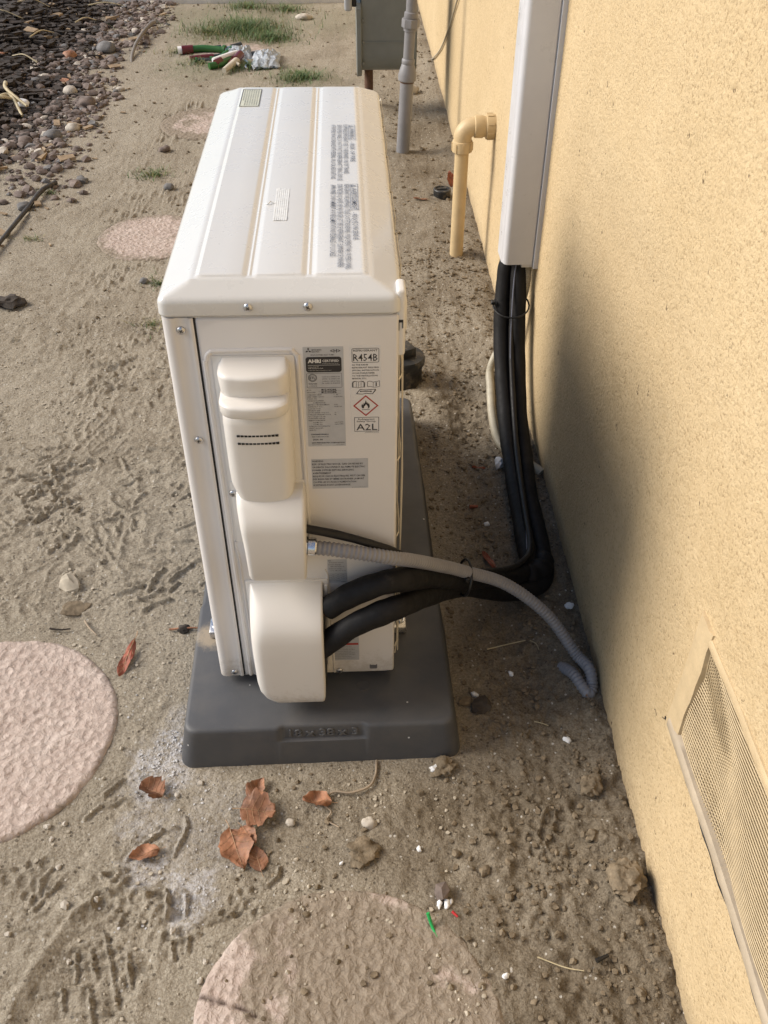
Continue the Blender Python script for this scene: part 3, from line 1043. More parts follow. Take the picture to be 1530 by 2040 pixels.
cu = bpy.data.curves.new('t', 'FONT')
cu.body = '18 x 38 x 3'
cu.resolution_u = 2
cu.extrude = .045
cu.bevel_depth = .016
cu.offset = .004
o = bpy.data.objects.new('t', cu)
me = bpy.data.meshes.new_from_object(o)
bpy.data.objects.remove(o)
v = np.array([tuple(q.co) for q in me.vertices])
v[:, 0] -= v[:, 0].min()
sc_ = .110 / v[:, 0].max()
v = v * [sc_, .0150 / .72, .025]
mtx = Matrix.Translation((.179, .0135, .0535)) @ Matrix.Rotation(rad(90) - .16, 4, 'X')
me.vertices.foreach_set('co', np.array([tuple(mtx @ Vector(q)) for q in v]).ravel())
me.update()
me.materials.clear()
finish('size_lettering', me, 'pad_letter', pad)

# ------------------------------------------------------------------ heat pump
D, L, H = .2864, .7991, .7028
hp = empty('heat_pump', (UX, UY, UZ), UYAW, 'ivory outdoor heat pump unit standing on the dark grey pad', 'heat pump')


def screw_mesh():
    m_ = MB()
    m_.lathe([(.0056, 0), (.0056, .0007), (.0052, .0017), (.0042, .0026), (.0026, .0031), (.0004, .0033)], 18)
    m_.box(-.0023, .0023, -.0005, .0005, .0026, .0034, 1)
    m_.box(-.0005, .0005, -.0023, .0023, .0026, .00342, 1)
    me_ = m_.mesh('screw')
    me_.materials.append(MATS['steel'])
    me_.materials.append(MATS['dark_gap'])
    me_.polygons.foreach_set('material_index', m_.mi)
    me_.polygons.foreach_set('use_smooth', [True] * len(me_.polygons))
    me_.set_sharp_from_angle(angle=rad(40))
    return me_


SCREW = screw_mesh()


def screw(parent, x, z, y):
    o_ = bpy.data.objects.new('screw', SCREW)
    C.objects.link(o_)
    o_.parent = parent
    o_.location = (x, y, z)
    o_.rotation_euler = (rad(90), random.uniform(0, 1.5), 0)
    return o_


ZC = .660      # top of the cabinet panels
# cabinet with rounded vertical corners
mb = MB()
op = rrect(.002, D - .001, .0025, L, .012)
mb.rings([[(x, y, 0) for x, y in op], [(x, y, ZC) for x, y in op]])
mb.build('cabinet', 'ivory_paint', hp, 35)
# side panel right of the dark seam
mb = MB()
mb.bbox(.0398, D - .0005, -.0005, .010, .0015, ZC - .0005, .0045, 3)
side_panel = mb.build('side_panel', 'ivory_paint', hp, 40)
# front panel strip with its stepped return
mb = MB()
prof = [(.0380, .008), (.0380, .0), (.0365, -.0012), (.0335, -.0012), (.0315, .0006), (.0165, .0006), (.0150, -.0008), (.009, -.0010), (.004, .0008),
        (.001, .0042), (-.0006, .009), (-.0010, .016), (-.0010, L - .004), (.004, L - .004), (.004, .020)]
mb.rings([[(x, y, .001) for x, y in prof], [(x, y, ZC - .0005) for x, y in prof]])
front_panel = mb.build('front_panel', 'ivory_paint', hp, 50)
mb = MB()
mb.box(.0375, .0404, .0012, .0020, .002, ZC - .001)
mb.build('panel_seam', 'dark_gap', hp)
for (x, z) in ((.0225, .643), (.0235, .480), (.0235, .010)):
    screw(front_panel, x, z, .0004)
screw(side_panel, .196, .008, -.0007)

# fan grille on the yard-facing side
fg = MB()
ccy, ccz, cr = .44, .33, .255
for r in np.linspace(.03, cr, 14):
    n = 40
    fg.tube([(-.006 - .010 * math.cos(r / cr * 1.4), ccy + r * math.cos(2 * math.pi * k / n), ccz + r * math.sin(2 * math.pi * k / n)) for k in range(n + 1)], .0017, 5)
for k in range(18):
    a = 2 * math.pi * k / 18
    fg.tube([(-.006 - .010 * math.cos(q / cr * 1.4), ccy + q * math.cos(a), ccz + q * math.sin(a)) for q in np.linspace(.03, cr, 6)], .0019, 5)
fg.build('fan_grille', 'ivory_plastic', hp, 60)
mb = MB()
mb.lathe([(cr, .0), (cr, .0006)], 48, mat=Matrix.Translation((-.0012, ccy, ccz)) @ Matrix.Rotation(rad(-90), 4, 'Y'))
mb.build('fan_opening', 'dark_gap', hp)
# coil on the wall side, with a welded wire guard
mb = MB()
mb.box(D - .0008, D + .0012, .055, L - .02, .03, ZC - .02)
mb.build('coil', 'coil_fins', hp)
gd = MB()
for k in range(13):
    y = .026 + k * .062
    bow = .0 if k else .004
    gd.tube([(D + .0035, y, .018), (D + .0085, y, .05), (D + .0085 + bow, y, .20), (D + .0105 + bow, y, .40), (D + .0085, y, .60), (D + .0025, y, .652)], .0016, 6)
for z in (.05, .155, .29, .43, .56, .645):
    gd.tube([(D + .001, .012, z), (D + .0075, .022, z), (D + .0105, .05, z), (D + .0105, L - .04, z), (D + .002, L - .01, z)], .0016, 6)
gd.tube([(D + .0112, .030, .02), (D + .0125, .034, .2), (D + .0132, .030, .45), (D + .0095, .026, .64)], .0016, 6)
# hooks just under the lid
for k in range(5):
    y = .12 + k * .15
    gd.tube([(D + .0105, y, .645), (D + .0130, y + .006, .664), (D + .0105, y + .05, .668), (D + .0120, y + .10, .664), (D + .0105, y + .13, .652)], .0016, 6)
gd.v = [(D + (x - D) * .6, y, z) for x, y, z in gd.v]
gd.build('wire_guard', 'ivory_wire', hp, 60)
# moulded clip holding the guard at the near top corner
mb = MB()
mb.bbox(D - .004, D + .0075, .003, .036, .600, .690, .004, 3)
mb.bbox(D + .004, D + .0095, .010, .034, .632, .672, .002, 2)
clip = mb.build('corner_clip', 'ivory_plastic', hp, 40)
mb = MB()
mb.box(D - .001, D + .0045, .0018, .0035, .648, .651)
mb.box(D - .001, D - .0002, .0018, .0035, .637, .648)
mb.box(D + .0035, D + .0045, .0018, .0035, .640, .648)
mb.build('clip_slot', 'dark_gap', clip)

# ---- lid
xs = [-.0025, -.0015, 0, .002, .004, .007, .011, .016, .022, .028, .034, .0375, .040, .0425, .045, .048, .053, .075, .097, .1, .1025, .105, .1075, .110, .1125, .115, .118, .140, .168, .171, .1735, .176,
      .1785, .1815, .184, .1865, .189, .205, .225, .240, .2435, .2460, .2485, .2510, .2545, .258, .263, .268, .273, .278, .281, .2835, .2855, .2870, .2889]
ys = [-.0025, -.0015, 0, .002, .004, .007, .011, .015, .019, .0215, .024, .0265, .029, .032, .037] + list(np.linspace(.05, .74, 26)) + [.754, .760, .764, .767, .770, .773, .777, .782, .787, .791, .794, .797, .799, .8005, .8016]
xs, ys = np.array(xs), np.array(ys)
LX, LY = np.meshgrid(xs, ys)
fx0, fx1 = -.0025, .2889
fy0, fy1 = -.0025, .8016


def lidz(x, y):
    dl, dr, df, db = x - fx0, fx1 - x, y - fy0, fy1 - y
    sl_ = np.minimum(np.minimum(dl / .040, dr / .036), np.minimum(df / .024, db / .028))
    z = .6825 + .0170 * np.clip(sl_, 0, 1)
    e = np.minimum(np.minimum(dl, dr), np.minimum(df, db))
    z = z - .0040 * (1 - np.sqrt(np.clip(1 - (1 - np.clip(e / .0045, 0, 1)) ** 2, 0, 1)))

    def bar(a, b, wd=.0035):
        return sstep(a - wd, a + wd, x) * (1 - sstep(b - wd, b + wd, x)) * sstep(.0225, .0275, y) * (1 - sstep(.764, .771, y))
    z = z + .0030 * (bar(.0450, .1015) + bar(.1135, .1725) + bar(.1850, .2475))
    # shallow bead between the panels
    z = z + .0012 * (np.exp(-((x - .1075) / .0022) ** 2) + np.exp(-((x - .1788) / .0024) ** 2)) * sstep(.02, .03, y) * (1 - sstep(.76, .775, y))
    # oil-canning of the pressed sheet
    return z + .0006 * fbm(x * 9, y * 5, 2, 131) * np.clip(sl_, 0, 1)


LZ = lidz(LX, LY)
cr_ = .012
PX, PY = LX.copy(), LY.copy()
for (cxn, cyn, sxn, syn) in ((fx0 + cr_, fy0 + cr_, -1, -1), (fx1 - cr_, fy0 + cr_, 1, -1), (fx0 + cr_, fy1 - cr_, -1, 1), (fx1 - cr_, fy1 - cr_, 1, 1)):
    dx, dy = (LX - cxn) * sxn, (LY - cyn) * syn
    s_ = (dx > 0) & (dy > 0)
    k_ = np.where(s_, np.maximum(dx, dy) / np.maximum(np.hypot(dx, dy), 1e-9), 1)
    PX = np.where(s_, cxn + (LX - cxn) * k_, PX)
    PY = np.where(s_, cyn + (LY - cyn) * k_, PY)
a_, b_ = LX.shape
idx = np.arange(a_ * b_).reshape(a_, b_)
V = np.stack([PX.ravel(), PY.ravel(), LZ.ravel()], 1).tolist()
F = np.stack([idx[:-1, :-1].ravel(), idx[:-1, 1:].ravel(), idx[1:, 1:].ravel(), idx[1:, :-1].ravel()], 1).tolist()
loop = list(idx[0, :]) + list(idx[1:, -1]) + list(idx[-1, -2::-1]) + list(idx[-2:0:-1, 0])
prev = loop
for (zz, ins) in ((.6645, -.0003), (.6628, .0006), (.6628, .006)):
    cur = []
    for q in loop:
        x, y, _ = V[q]
        vx = min(max(x, fx0 + .012), fx1 - .012) - x
        vy = min(max(y, fy0 + .012), fy1 - .012) - y
        l_ = math.hypot(vx, vy) or 1
        V.append([x + vx / l_ * ins, y + vy / l_ * ins, zz])
        cur.append(len(V) - 1)
    n = len(loop)
    for i in range(n):
        F.append([prev[i], cur[i], cur[(i + 1) % n], prev[(i + 1) % n]])
    prev = cur
me = bpy.data.meshes.new('lid')
me.from_pydata(V, [], [f[::-1] if False else f for f in F])
me.update()
lid = finish('lid', me, 'ivory_lid', hp, 24)
for (x, z) in ((.1055, .6735), (.1765, .6735)):
    screw(lid, x, z, -.0022)
# dark joint under the lid
mb = MB()
op = rrect(.003, D - .003, .004, L - .003, .010)
mb.rings([[(x, y, ZC - .001) for x, y in op], [(x, y, .664) for x, y in op]])
mb.build('lid_joint', 'dark_gap', hp)


def lid_tf(x, y, z):
    """text reads towards -y, its top towards +x"""
    return Matrix.Translation((x, y, z)) @ Matrix.Rotation(rad(-90), 4, 'Z')


def lid_z(x, y):
    return float(lidz(np.array([x]), np.array([y]))[0])


LT = max(lid_z(.215, .3), lid_z(.235, .3), lid_z(.205, .3)) + .0009
mb = MB()
hh = .0072


def tri_sign(mb_, x, y, z):
    m_ = lid_tf(x, y, z)
    mb_.add([(0, 0, 0), (.010, 0, 0), (.005, hh, 0), (.0018, .001, 0), (.0082, .001, 0), (.005, hh - .0018, 0)],
            [(0, 1, 4, 3), (1, 2, 5, 4), (2, 0, 3, 5)], 0, m_)
    mb_.add([(.0046, .0018, 0), (.0054, .0018, 0), (.0054, .0042, 0), (.0046, .0042, 0)], [(0, 1, 2, 3)], 0, m_)


def frame_on(mb_, x0, x1, y0, y1, t, m_):
    mb_.add([(x0, y0, 0), (x1, y0, 0), (x1, y1, 0), (x0, y1, 0), (x0 + t, y0 + t, 0), (x1 - t, y0 + t, 0), (x1 - t, y1 - t, 0), (x0 + t, y1 - t, 0)],
            [(0, 1, 5, 4), (1, 2, 6, 5), (2, 3, 7, 6), (3, 0, 4, 7)], 0, m_)


# English block, then French block nearer the viewer
tri_sign(mb, .2325, .552, LT)
put(mb, 'WARNING', .050, hh, lid_tf(.2325, .538, LT), bold=.004)
frame_on(mb, -.002, .068, -.0018, hh + .0018, .0006, lid_tf(.2325, .552, LT))
put(mb, '- RISK OF FIRE', .085, hh, lid_tf(.2325, .475, LT), bold=.0)
put(mb, 'FLAMMABLE REFRIGERANT USED. TO BE REPAIRED ONLY BY TRAINED', .215, hh, lid_tf(.2225, .556, LT), bold=.0)
put(mb, 'SERVICE PERSONNEL. DO NOT PUNCTURE REFRIGERANT TUBING. DISPOSE', .240, hh, lid_tf(.2130, .556, LT), bold=.0)
put(mb, 'OF PROPERLY IN ACCORDANCE WITH FEDERAL OR LOCAL REGULATIONS.', .235, hh, lid_tf(.2035, .556, LT), bold=.004)
tri_sign(mb, .2325, .300, LT)
put(mb, 'AVERTISSEMENT', .075, hh, lid_tf(.2325, .287, LT), bold=.004)
frame_on(mb, -.002, .090, -.0018, hh + .0018, .0006, lid_tf(.2325, .300, LT))
put(mb, "- RISQUE D'INCENDIE", .085, hh, lid_tf(.2325, .202, LT), bold=.0)
put(mb, 'RÉFRIGÉRANT INFLAMMABLE UTILISÉ. DOIT ÊTRE RÉPARÉ UNIQUEMENT PAR UN PERSONNEL', .268, hh, lid_tf(.2225, .302, LT), bold=.0)
put(mb, "D'ENTRETIEN QUALIFIÉ. NE PAS PERCER LE TUBE DE RÉFRIGÉRANT. ÉLIMINER DE MANIÈRE", .262, hh, lid_tf(.2130, .302, LT), bold=.0)
put(mb, 'APPROPRIÉE CONFORMÉMENT AUX RÉGLEMENTATIONS FÉDÉRALES OU LOCALES.', .232, hh, lid_tf(.2035, .300, LT), bold=.004)
mb.build('printed_warning', 'ink_blue', lid)
# information sticker near the far left corner, white tape in the middle
sz_ = lid_z(.065, .70) + .0006
mb = MB()
mb.box(.0465, .0800, .655, .750, sz_ - .002, sz_)
stk = mb.build('notice_sticker', 'sticker_yellow', lid)
mb = MB()
frame_on(mb, 0, .095, 0, .0335, .0012, lid_tf(.0465, .750, sz_ + .0003))
for k in range(7):
    wv = .086 if k != 0 else .06
    put(mb, 'INSTALLATION AND SERVICE MUST BE PERFORMED BY TRAINED STAFF'[: 55 - k * 2], wv, .0022, lid_tf(.0500 + k * .0040, .746, sz_ + .0003))
mb.build('sticker_print', 'ink', stk)
tz = lid_z(.138, .24) + .0006
mb = MB()
n = 14
for k in range(7):
    x0 = .1275 + k * .0027
    v = []
    for i in range(n + 1):
        y = .180 + (.108 + .003 * math.sin(k * 2.1)) * i / n
        v += [(x0, y, tz + .0003 * math.sin(i * 1.9 + k)), (x0 + .0022, y, tz + .0003 * math.sin(i * 1.9 + k))]
    mb.add(v, [(2 * i, 2 * i + 1, 2 * i + 3, 2 * i + 2) for i in range(n)])
mb.tube(catmull([(.128, .236, tz), (.122, .238, tz + .002), (.119, .233, tz + .001), (.115, .236, tz)], 5), .0009, 5)
mb.build('torn_tape', 'tape_white', lid)
# ---- raised border and service plate
mb = MB()


def bead(mb_, pts, wid, hgt):
    """rounded ridge on the panel face, following (x, z) points"""
    P = catmull([(x, 0, z) for x, z in pts], 6)
    mb_.tube([(q.x, -.0006, q.z) for q in P], wid, 8, squash=1.0)


bord = [(.0500, .004), (.0485, .20), (.0470, .40), (.0458, .58), (.0475, .603), (.0530, .6125), (.065, .6145), (.145, .6150), (.1545, .6125), (.1595, .604), (.1605, .58), (.1610, .30)]
bead(mb, bord, .0030, .002)
bead(mb, [(.0585, .004), (.0560, .20), (.0560, .26), (.0535, .285), (.0535, .30)], .0018, .002)
bead(mb, [(.1880, .004), (.1870, .10), (.1845, .215), (.1800, .24)], .0016, .002)
mb.build('pressed_bead', 'ivory_paint', side_panel, 60)
mb = MB()
mb.bbox(.0535, .1565, -.0022, .004, .300, .6085, .0018, 2)
mb.bbox(.0565, .1590, -.0034, .004, .300, .412, .0015, 2)
plate = mb.build('service_plate', 'ivory_plastic', hp, 40)
screw(plate, .0600, .391, -.0034)
screw(plate, .1495, .393, -.0034)


def dsec(z, x0, x1, d, r, bow=0.0, back=0.004, n=6, rr=None):
    """D-shaped ring bulging towards -y"""
    r = min(r, d * .98 if d > .001 else .0005, (x1 - x0) * .45)
    q = min(rr, r) if rr else r
    pts = [(x0, back, z), (x0, -(d - r), z)]
    for k in range(1, n + 1):
        a = math.pi / 2 * k / n
        pts.append((x0 + r - r * math.cos(a), -(d - r) - r * math.sin(a), z))
    m = 8
    for k in range(1, m):
        t = k / m
        pts.append((x0 + r + (x1 - x0 - r - q) * t, -d - bow * 4 * t * (1 - t), z))
    for k in range(0, n):
        a = math.pi / 2 * (1 - k / n)
        pts.append((x1 - q + q * math.cos(a), -(d - q) - q * math.sin(a), z))
    pts += [(x1, -(d - q), z), (x1, back, z)]
    return pts


def cover(secs, name, mat, parent, smooth=38, rr=None):
    m_ = MB()
    m_.rings([dsec(*s, rr=rr) for s in secs], True, True)
    return m_.build(name, mat, parent, smooth)


# handle / terminal cover: two hoods, a tapering body, a box below
term = cover([(.270, .0790, .1545, .050, .006), (.2725, .0765, .1562, .0555, .008), (.280, .0752, .1570, .0590, .009), (.330, .0735, .1585, .0592, .009), (.360, .0710, .1592, .0580, .010),
              (.372, .0695, .1595, .0555, .012), (.382, .0680, .1595, .0500, .013), (.392, .0665, .1595, .0420, .013), (.402, .0660, .1590, .0330, .013), (.408, .0670, .1570, .0200, .012)],
             'terminal_cover', 'ivory_plastic', hp, rr=.005)
body = cover([(.385, .0735, .1400, .0300, .014, .001), (.405, .0690, .1440, .0345, .016, .0015), (.425, .0625, .1478, .0345, .018, .002), (.450, .0615, .1482, .0345, .018, .002), (.500, .0612, .1486, .0345, .018, .002),
              (.524, .0610, .1488, .0345, .018, .002), (.531, .0612, .1488, .0325, .017, .002), (.537, .0615, .1487, .0285, .015, .001), (.540, .0618, .1486, .022, .012), (.560, .0620, .1486, .015, .008)],
             'cover_body', 'ivory_plastic', term)
h2 = cover([(.5490, .0690, .1430, .048, .020, .001), (.5500, .0650, .1460, .0545, .022, .002), (.5515, .0632, .1480, .0570, .022, .002), (.5540, .0626, .1488, .0582, .022, .002), (.5645, .0625, .1492, .0592, .022, .002), (.5668, .0629, .1490, .0584, .021, .002),
            (.5685, .0640, .1482, .0562, .021, .002), (.5693, .0655, .1472, .0530, .020, .002), (.5712, .0665, .1470, .036, .016, .002)], 'handle_hood', 'ivory_plastic', term)
h1 = cover([(.5685, .0642, .1492, .0372, .018, .0025), (.5700, .0640, .1494, .0378, .018, .0025), (.5955, .0622, .1500, .0402, .019, .0030), (.5980, .0626, .1498, .0394, .019, .003), (.5998, .0638, .1488, .0372, .018, .003), (.6008, .0652, .1476, .0342, .017, .0025), (.6062, .0680, .1450, .004, .003, 0)],
           'handle_hood', 'ivory_plastic', term)
mb = MB()
for row, z in ((0, .5105), (1, .4985)):
    for k in range(11):
        x = .0790 + k * .0049 + row * .0003
        t = (x - .0612) / (.1486 - .0612)
        y = -.0345 - .002 * 4 * t * (1 - t) - .0004
        mb.box(x, x + .0039, y, y + .003, z - .0012, z + .0012)
mb.build('vent_slots', 'dark_gap', body)

# valve cover at the bottom, hanging a little below the base line
mb = MB()
mb.bbox(.0600, .1850, -.0045, .004, .006, .2215, .003, 2)
mb.bbox(.1775, .1835, -.0100, .004, .030, .2140, .002, 2)
vplate = mb.build('valve_plate', 'ivory_plastic', hp, 40)
val = cover([(.0075, .105, .1640, .044, .02), (.0085, .0980, .1680, .058, .022), (.0115, .0900, .1710, .0665, .022), (.0170, .0830, .1730, .0715, .020), (.0260, .0765, .1742, .0735, .018), (.0400, .0715, .1750, .0745, .016),
             (.060, .0690, .1755, .0750, .016), (.120, .0672, .1758, .0740, .017), (.150, .0668, .1760, .0720, .018), (.165, .0666, .1760, .0690, .020), (.178, .0664, .1760, .0630, .022), (.190, .0664, .1760, .0530, .024),
             (.202, .0664, .1760, .0390, .022), (.211, .0664, .1760, .0240, .016), (.2165, .0668, .1758, .0105, .008), (.2185, .0680, .1750, .003, .002)], 'valve_cover', 'ivory_plastic', hp, rr=.0045)
mb = MB()
mb.box(.1740, .1772, -.060, -.012, .040, .170)
mb.build('pipe_opening', 'dark_gap', val)

# ---- labels
def label_plate(name, x0, x1, z0, z1, mat, skew=0.0):
    m_ = MB()
    m_.add([(x0 + skew, -.00075, z0), (x1 + skew, -.00075, z0), (x1, -.00075, z1), (x0, -.00075, z1),
            (x0 + skew, .002, z0), (x1 + skew, .002, z0), (x1, .002, z1), (x0, .002, z1)],
           [(0, 1, 2, 3), (0, 4, 5, 1), (1, 5, 6, 2), (2, 6, 7, 3), (3, 7, 4, 0)])
    return m_.build(name, mat, side_panel)


YT = -.0010


def T(mb_, s, x, z, w, h, bold=0.0, mi=0, y=YT):
    put(mb_, s, w, h, front_tf(x, z, y), mi, bold)


def rect(mb_, x0, x1, z0, z1, mi=0, y=YT):
    mb_.add([(x0, y, z0), (x1, y, z0), (x1, y, z1), (x0, y, z1)], [(0, 1, 2, 3)], mi)


def rframe(mb_, x0, x1, z0, z1, t, mi=0, y=YT, r=.0):
    if r == 0:
        mb_.add([(x0, y, z0), (x1, y, z0), (x1, y, z1), (x0, y, z1), (x0 + t, y, z0 + t), (x1 - t, y, z0 + t), (x1 - t, y, z1 - t), (x0 + t, y, z1 - t)],
                [(0, 1, 5, 4), (1, 2, 6, 5), (2, 3, 7, 6), (3, 0, 4, 7)], mi)
    else:
        a = rrect(x0, x1, z0, z1, r)
        b = rrect(x0 + t, x1 - t, z0 + t, z1 - t, max(.0002, r - t))
        n = len(a)
        mb_.add([(p, y, q) for p, q in a] + [(p, y, q) for p, q in b], [(i, (i + 1) % n, n + (i + 1) % n, n + i) for i in range(n)], mi)


def rhomb(mb_, cx, cz, a, b, ang, mi=0):
    c, s = math.cos(ang), math.sin(ang)
    pts = [(a, 0), (0, b), (-a, 0), (0, -b)]
    mb_.add([(cx + x * c - z * s, YT, cz + x * s + z * c) for x, z in pts], [(0, 1, 2, 3)], mi)


rating = label_plate('rating_label', .1672, .2172, .4665, .6180, 'label_silver')
mb = MB()
# three-rhomb emblem
ecx, ecz = .1740, .6128
for ang in (90, 210, 330):
    a = rad(ang)
    rhomb(mb, ecx + .0021 * math.cos(a), ecz + .0021 * math.sin(a) * 1.1, .0021, .00115, a)
T(mb, 'MITSUBISHI', .1782, .6128, .0120, .0017, .02)
T(mb, 'ELECTRIC', .1782, .6102, .0095, .0017, .02)
T(mb, '<H>', .2010, .6095, .0125, .0052, .012)
T(mb, 'SPLIT-SYSTEM HEAT PUMP', .1765, .6055, .0290, .0019, .01)
op = rrect(.1700, .2145, .5815, .6037, .0035, 5)
mb.add([(p, YT, q) for p, q in op], [tuple(range(len(op)))])
rframe(mb, .1700, .2145, .5585, .5800, .0004, r=.0015)
n = 28
cx, cz = .1775, .5735
for r0, r1 in ((.0050, .0056), (.0040, .0044)):
    mb.add([(cx + q * math.cos(2 * math.pi * k / n), YT, cz + q * math.sin(2 * math.pi * k / n)) for q in (r0, r1) for k in range(n)],
           [(k, (k + 1) % n, n + (k + 1) % n, n + k) for k in range(n)])
T(mb, 'ETL', cx - .0034, cz - .0019, .0068, .0038, .02)
T(mb, 'Intertek', .1725, .5640, .0105, .0016, .03)
T(mb, '3173502GB', .1730, .5608, .0095, .0012, .01)
for k, s in enumerate(('Conforms to ANSI/UL Std.', '60335-1 & 60335-2-40', 'Certified to CSA Std. C22.2', 'No. 60335-1 & 60335-2-40')):
    T(mb, s, .1895, .5740 - k * .0032, .0225, .0017, .008)
z = .5545
rows = [('MODEL', 'MUZ-WX24NL', 1), ('SERVICE REF.', 'MUZ-WX24NL', 1), ('POWER SUPPLY  208/230V', '1  60', 0), ('RATED CURRENT  12.2/10.8 A', '12.2/10.8 A', 0), ('IP CODE  IPX4', '', 0), ('APPROVED FOR HACR BREAKER', '', 0),
        ('          OR TIME DELAY FUSES', '', 0), ('MAX FUSE 25 A  MIN CIRCUIT AMPACITY', '16 A', 0), ('INVERTER INPUT  12.2 A', 'SCCR 5 kA', 0), ('FAN MOTOR  0.076 kW', '', 0), ('REFRIGERANT  R454B', '', 0),
        ('FACTORY CHARGED  1.15 kg  2 lb  9', 'oz', 0), ('IF THE LIQUID LINE EXCEEDS 7.6 m  25', 'ft', 0), ('PLUS  0.02 kg/m  0.22 oz/ft', '', 0), ('FOR ADDITIONAL LIQUID LINE', '', 0), ('MAXIMUM ALLOWABLE PRESSURE', '', 0),
        ('         4.15 MPa  602', 'psig HI SIDE', 0), ('         2.77 MPa  402', 'psig LO SIDE', 0), ('*SUITABLE FOR OUTDOOR INSTALLATION', '', 0), ('WEIGHT  40.0 kg  88 lb', '', 0), ('SERIAL NO.', '', 0)]
for i, (a, b, big) in enumerate(rows):
    wa = min(.030, .00075 * len(a.strip()) + .002)
    xo = .1695 + .00055 * (len(a) - len(a.lstrip())) * 1.2
    T(mb, a.strip(), xo, z, wa, .0015, .006)
    if b:
        if big:
            T(mb, b, .1880, z - .0004, .0195, .0029, .02)
            rect(mb, .1840, .2130, z - .0011, z - .0009)
        else:
            T(mb, b, .2035, z, min(.011, .0011 * len(b)), .0015, .008)
    z -= .0036 if big else .00305
T(mb, '5000344D00X4D3', .1720, .4850, .0225, .0021, .02)
T(mb, 'YEAR OF MANUFACTURE', .1720, .4815, .0225, .0014, .01)
T(mb, '2024. 08', .1735, .4765, .0130, .0024, .02)
T(mb, 'MITSUBISHI ELECTRIC CORPORATION', .1722, .4715, .0435, .0017, .03)
T(mb, 'MADE IN THAILAND', .1722, .4688, .0130, .0010)
T(mb, 'JG79Y015H02', .2040, .4688, .0110, .0010)
mb.build('label_print', 'ink', rating)
mb = MB()
Y2 = YT - .0003
T(mb, 'AHRI', .1725, .5955, .0165, .0050, .05, y=Y2)
T(mb, 'CERTIFIED', .1905, .5965, .0210, .0034, .02, y=Y2)
T(mb, 'www.ahridirectory.org', .1905, .5938, .0200, .0010, y=Y2)
rect(mb, .1725, .2125, .5918, .5922, y=Y2)
T(mb, 'Unitary Small HP', .1725, .5890, .0135, .0012, .01, y=Y2)
T(mb, 'AHRI Standard 210/240', .1725, .5868, .0190, .0012, .01, y=Y2)
T(mb, 'Certified and verified performance as listed', .1725, .5840, .0290, .0010, y=Y2)
mb.build('certificate_print', 'label_white', rating)

refr = label_plate('refrigerant_label', .2250, .2640, .4860, .6185, 'label_clear')
refr.scale = (1, 1, 1)
mb = MB()
rframe(mb, .2275, .2615, .5945, .6150, .0006, r=.002)
T(mb, 'REFRIGERANT', .2295, .6103, .0300, .0030, .006)
T(mb, 'R454B', .2292, .5968, .0305, .0105, .004)
for k, s in enumerate(('AS THE R454B', 'REFRIGERANT REQUIRES', 'SPECIAL INSTALLATION', 'WORK,PLEASE REFER', 'TO THE INSTALLATION', 'MANUAL ETC.')):
    T(mb, s, .2275, .5903 - k * .0040, .00168 * len(s), .0021, .012)


def poly_line(mb_, pts, t, closed=True):
    n_ = len(pts)
    for i in range(n_ if closed else n_ - 1):
        (x0, z0), (x1, z1) = pts[i], pts[(i + 1) % n_]
        dx, dz = x1 - x0, z1 - z0
        l_ = math.hypot(dx, dz) or 1
        ox, oz = -dz / l_ * t / 2, dx / l_ * t / 2
        mb_.add([(x0 + ox, YT, z0 + oz), (x0 - ox, YT, z0 - oz), (x1 - ox, YT, z1 - oz), (x1 + ox, YT, z1 + oz)], [(0, 1, 2, 3)])


# open book, book with an i, book with a spanner
for k in range(3):
    poly_line(mb, [(.2285 - k * .0006, .5585), (.2285 - k * .0006, .5670 - k * .001), (.2325, .5675), (.2355, .5665), (.2385, .5675), (.2420 + k * .0006, .5670 - k * .001), (.2420 + k * .0006, .5585), (.2355, .5580)], .00045)
poly_line(mb, [(.2325, .5585), (.2325, .5670)], .00045, False)
poly_line(mb, [(.2355, .5580), (.2355, .5665)], .00045, False)
poly_line(mb, [(.2385, .5585), (.2385, .5670)], .00045, False)
poly_line(mb, [(.2465, .5590), (.2468, .5665), (.2500, .5672), (.2540, .5655), (.2620, .5675), (.2620, .5590), (.2580, .5580), (.2540, .5580), (.2500, .5592)], .00055)
poly_line(mb, [(.2540, .5580), (.2540, .5655)], .00045, False)
T(mb, 'i', .2568, .5598, .0018, .0060, .04)
poly_line(mb, [(.2325, .5485), (.2370, .5550), (.2445, .5540), (.2570, .5550), (.2530, .5480), (.2450, .5490), (.2400, .5478)], .0008)
poly_line(mb, [(.2530, .5480), (.2575, .5540)], .0006, False)
poly_line(mb, [(.2380, .5522), (.2510, .5518)], .0010, False)
rhomb(mb, .2380, .5522, .0014, .0012, 0)
rhomb(mb, .2510, .5518, .0014, .0012, 0)
# flame
fl = [(-.0052, .0018), (-.0056, .0048), (-.0044, .0080), (-.0038, .0056), (-.0030, .0060), (-.0030, .0094), (-.0022, .0074), (-.0008, .0096), (-.0002, .0130), (.0010, .0106), (.0014, .0078), (.0022, .0100), (.0030, .0068),
      (.0038, .0086), (.0050, .0052), (.0050, .0026), (.0036, .0004), (.0022, .0000), (.0030, .0022), (.0024, .0040), (.0012, .0056), (.0002, .0068), (-.0008, .0048), (-.0022, .0030), (-.0024, .0008), (-.0040, .0004)]
fl = [(.2442 + x, .5255 + z) for x, z in fl]
mb.add([(x, YT, z) for x, z in fl], [tuple(range(len(fl)))])
rect(mb, .2392, .2492, .5236, .5243)
rframe(mb, .2290, .2612, .4895, .5122, .0006)
T(mb, 'Refrigerant', .2340, .5078, .0215, .0027, .006)
T(mb, 'Safety Group', .2320, .5044, .0250, .0027, .006)
T(mb, 'A2L', .2315, .4915, .0275, .0105, .004)
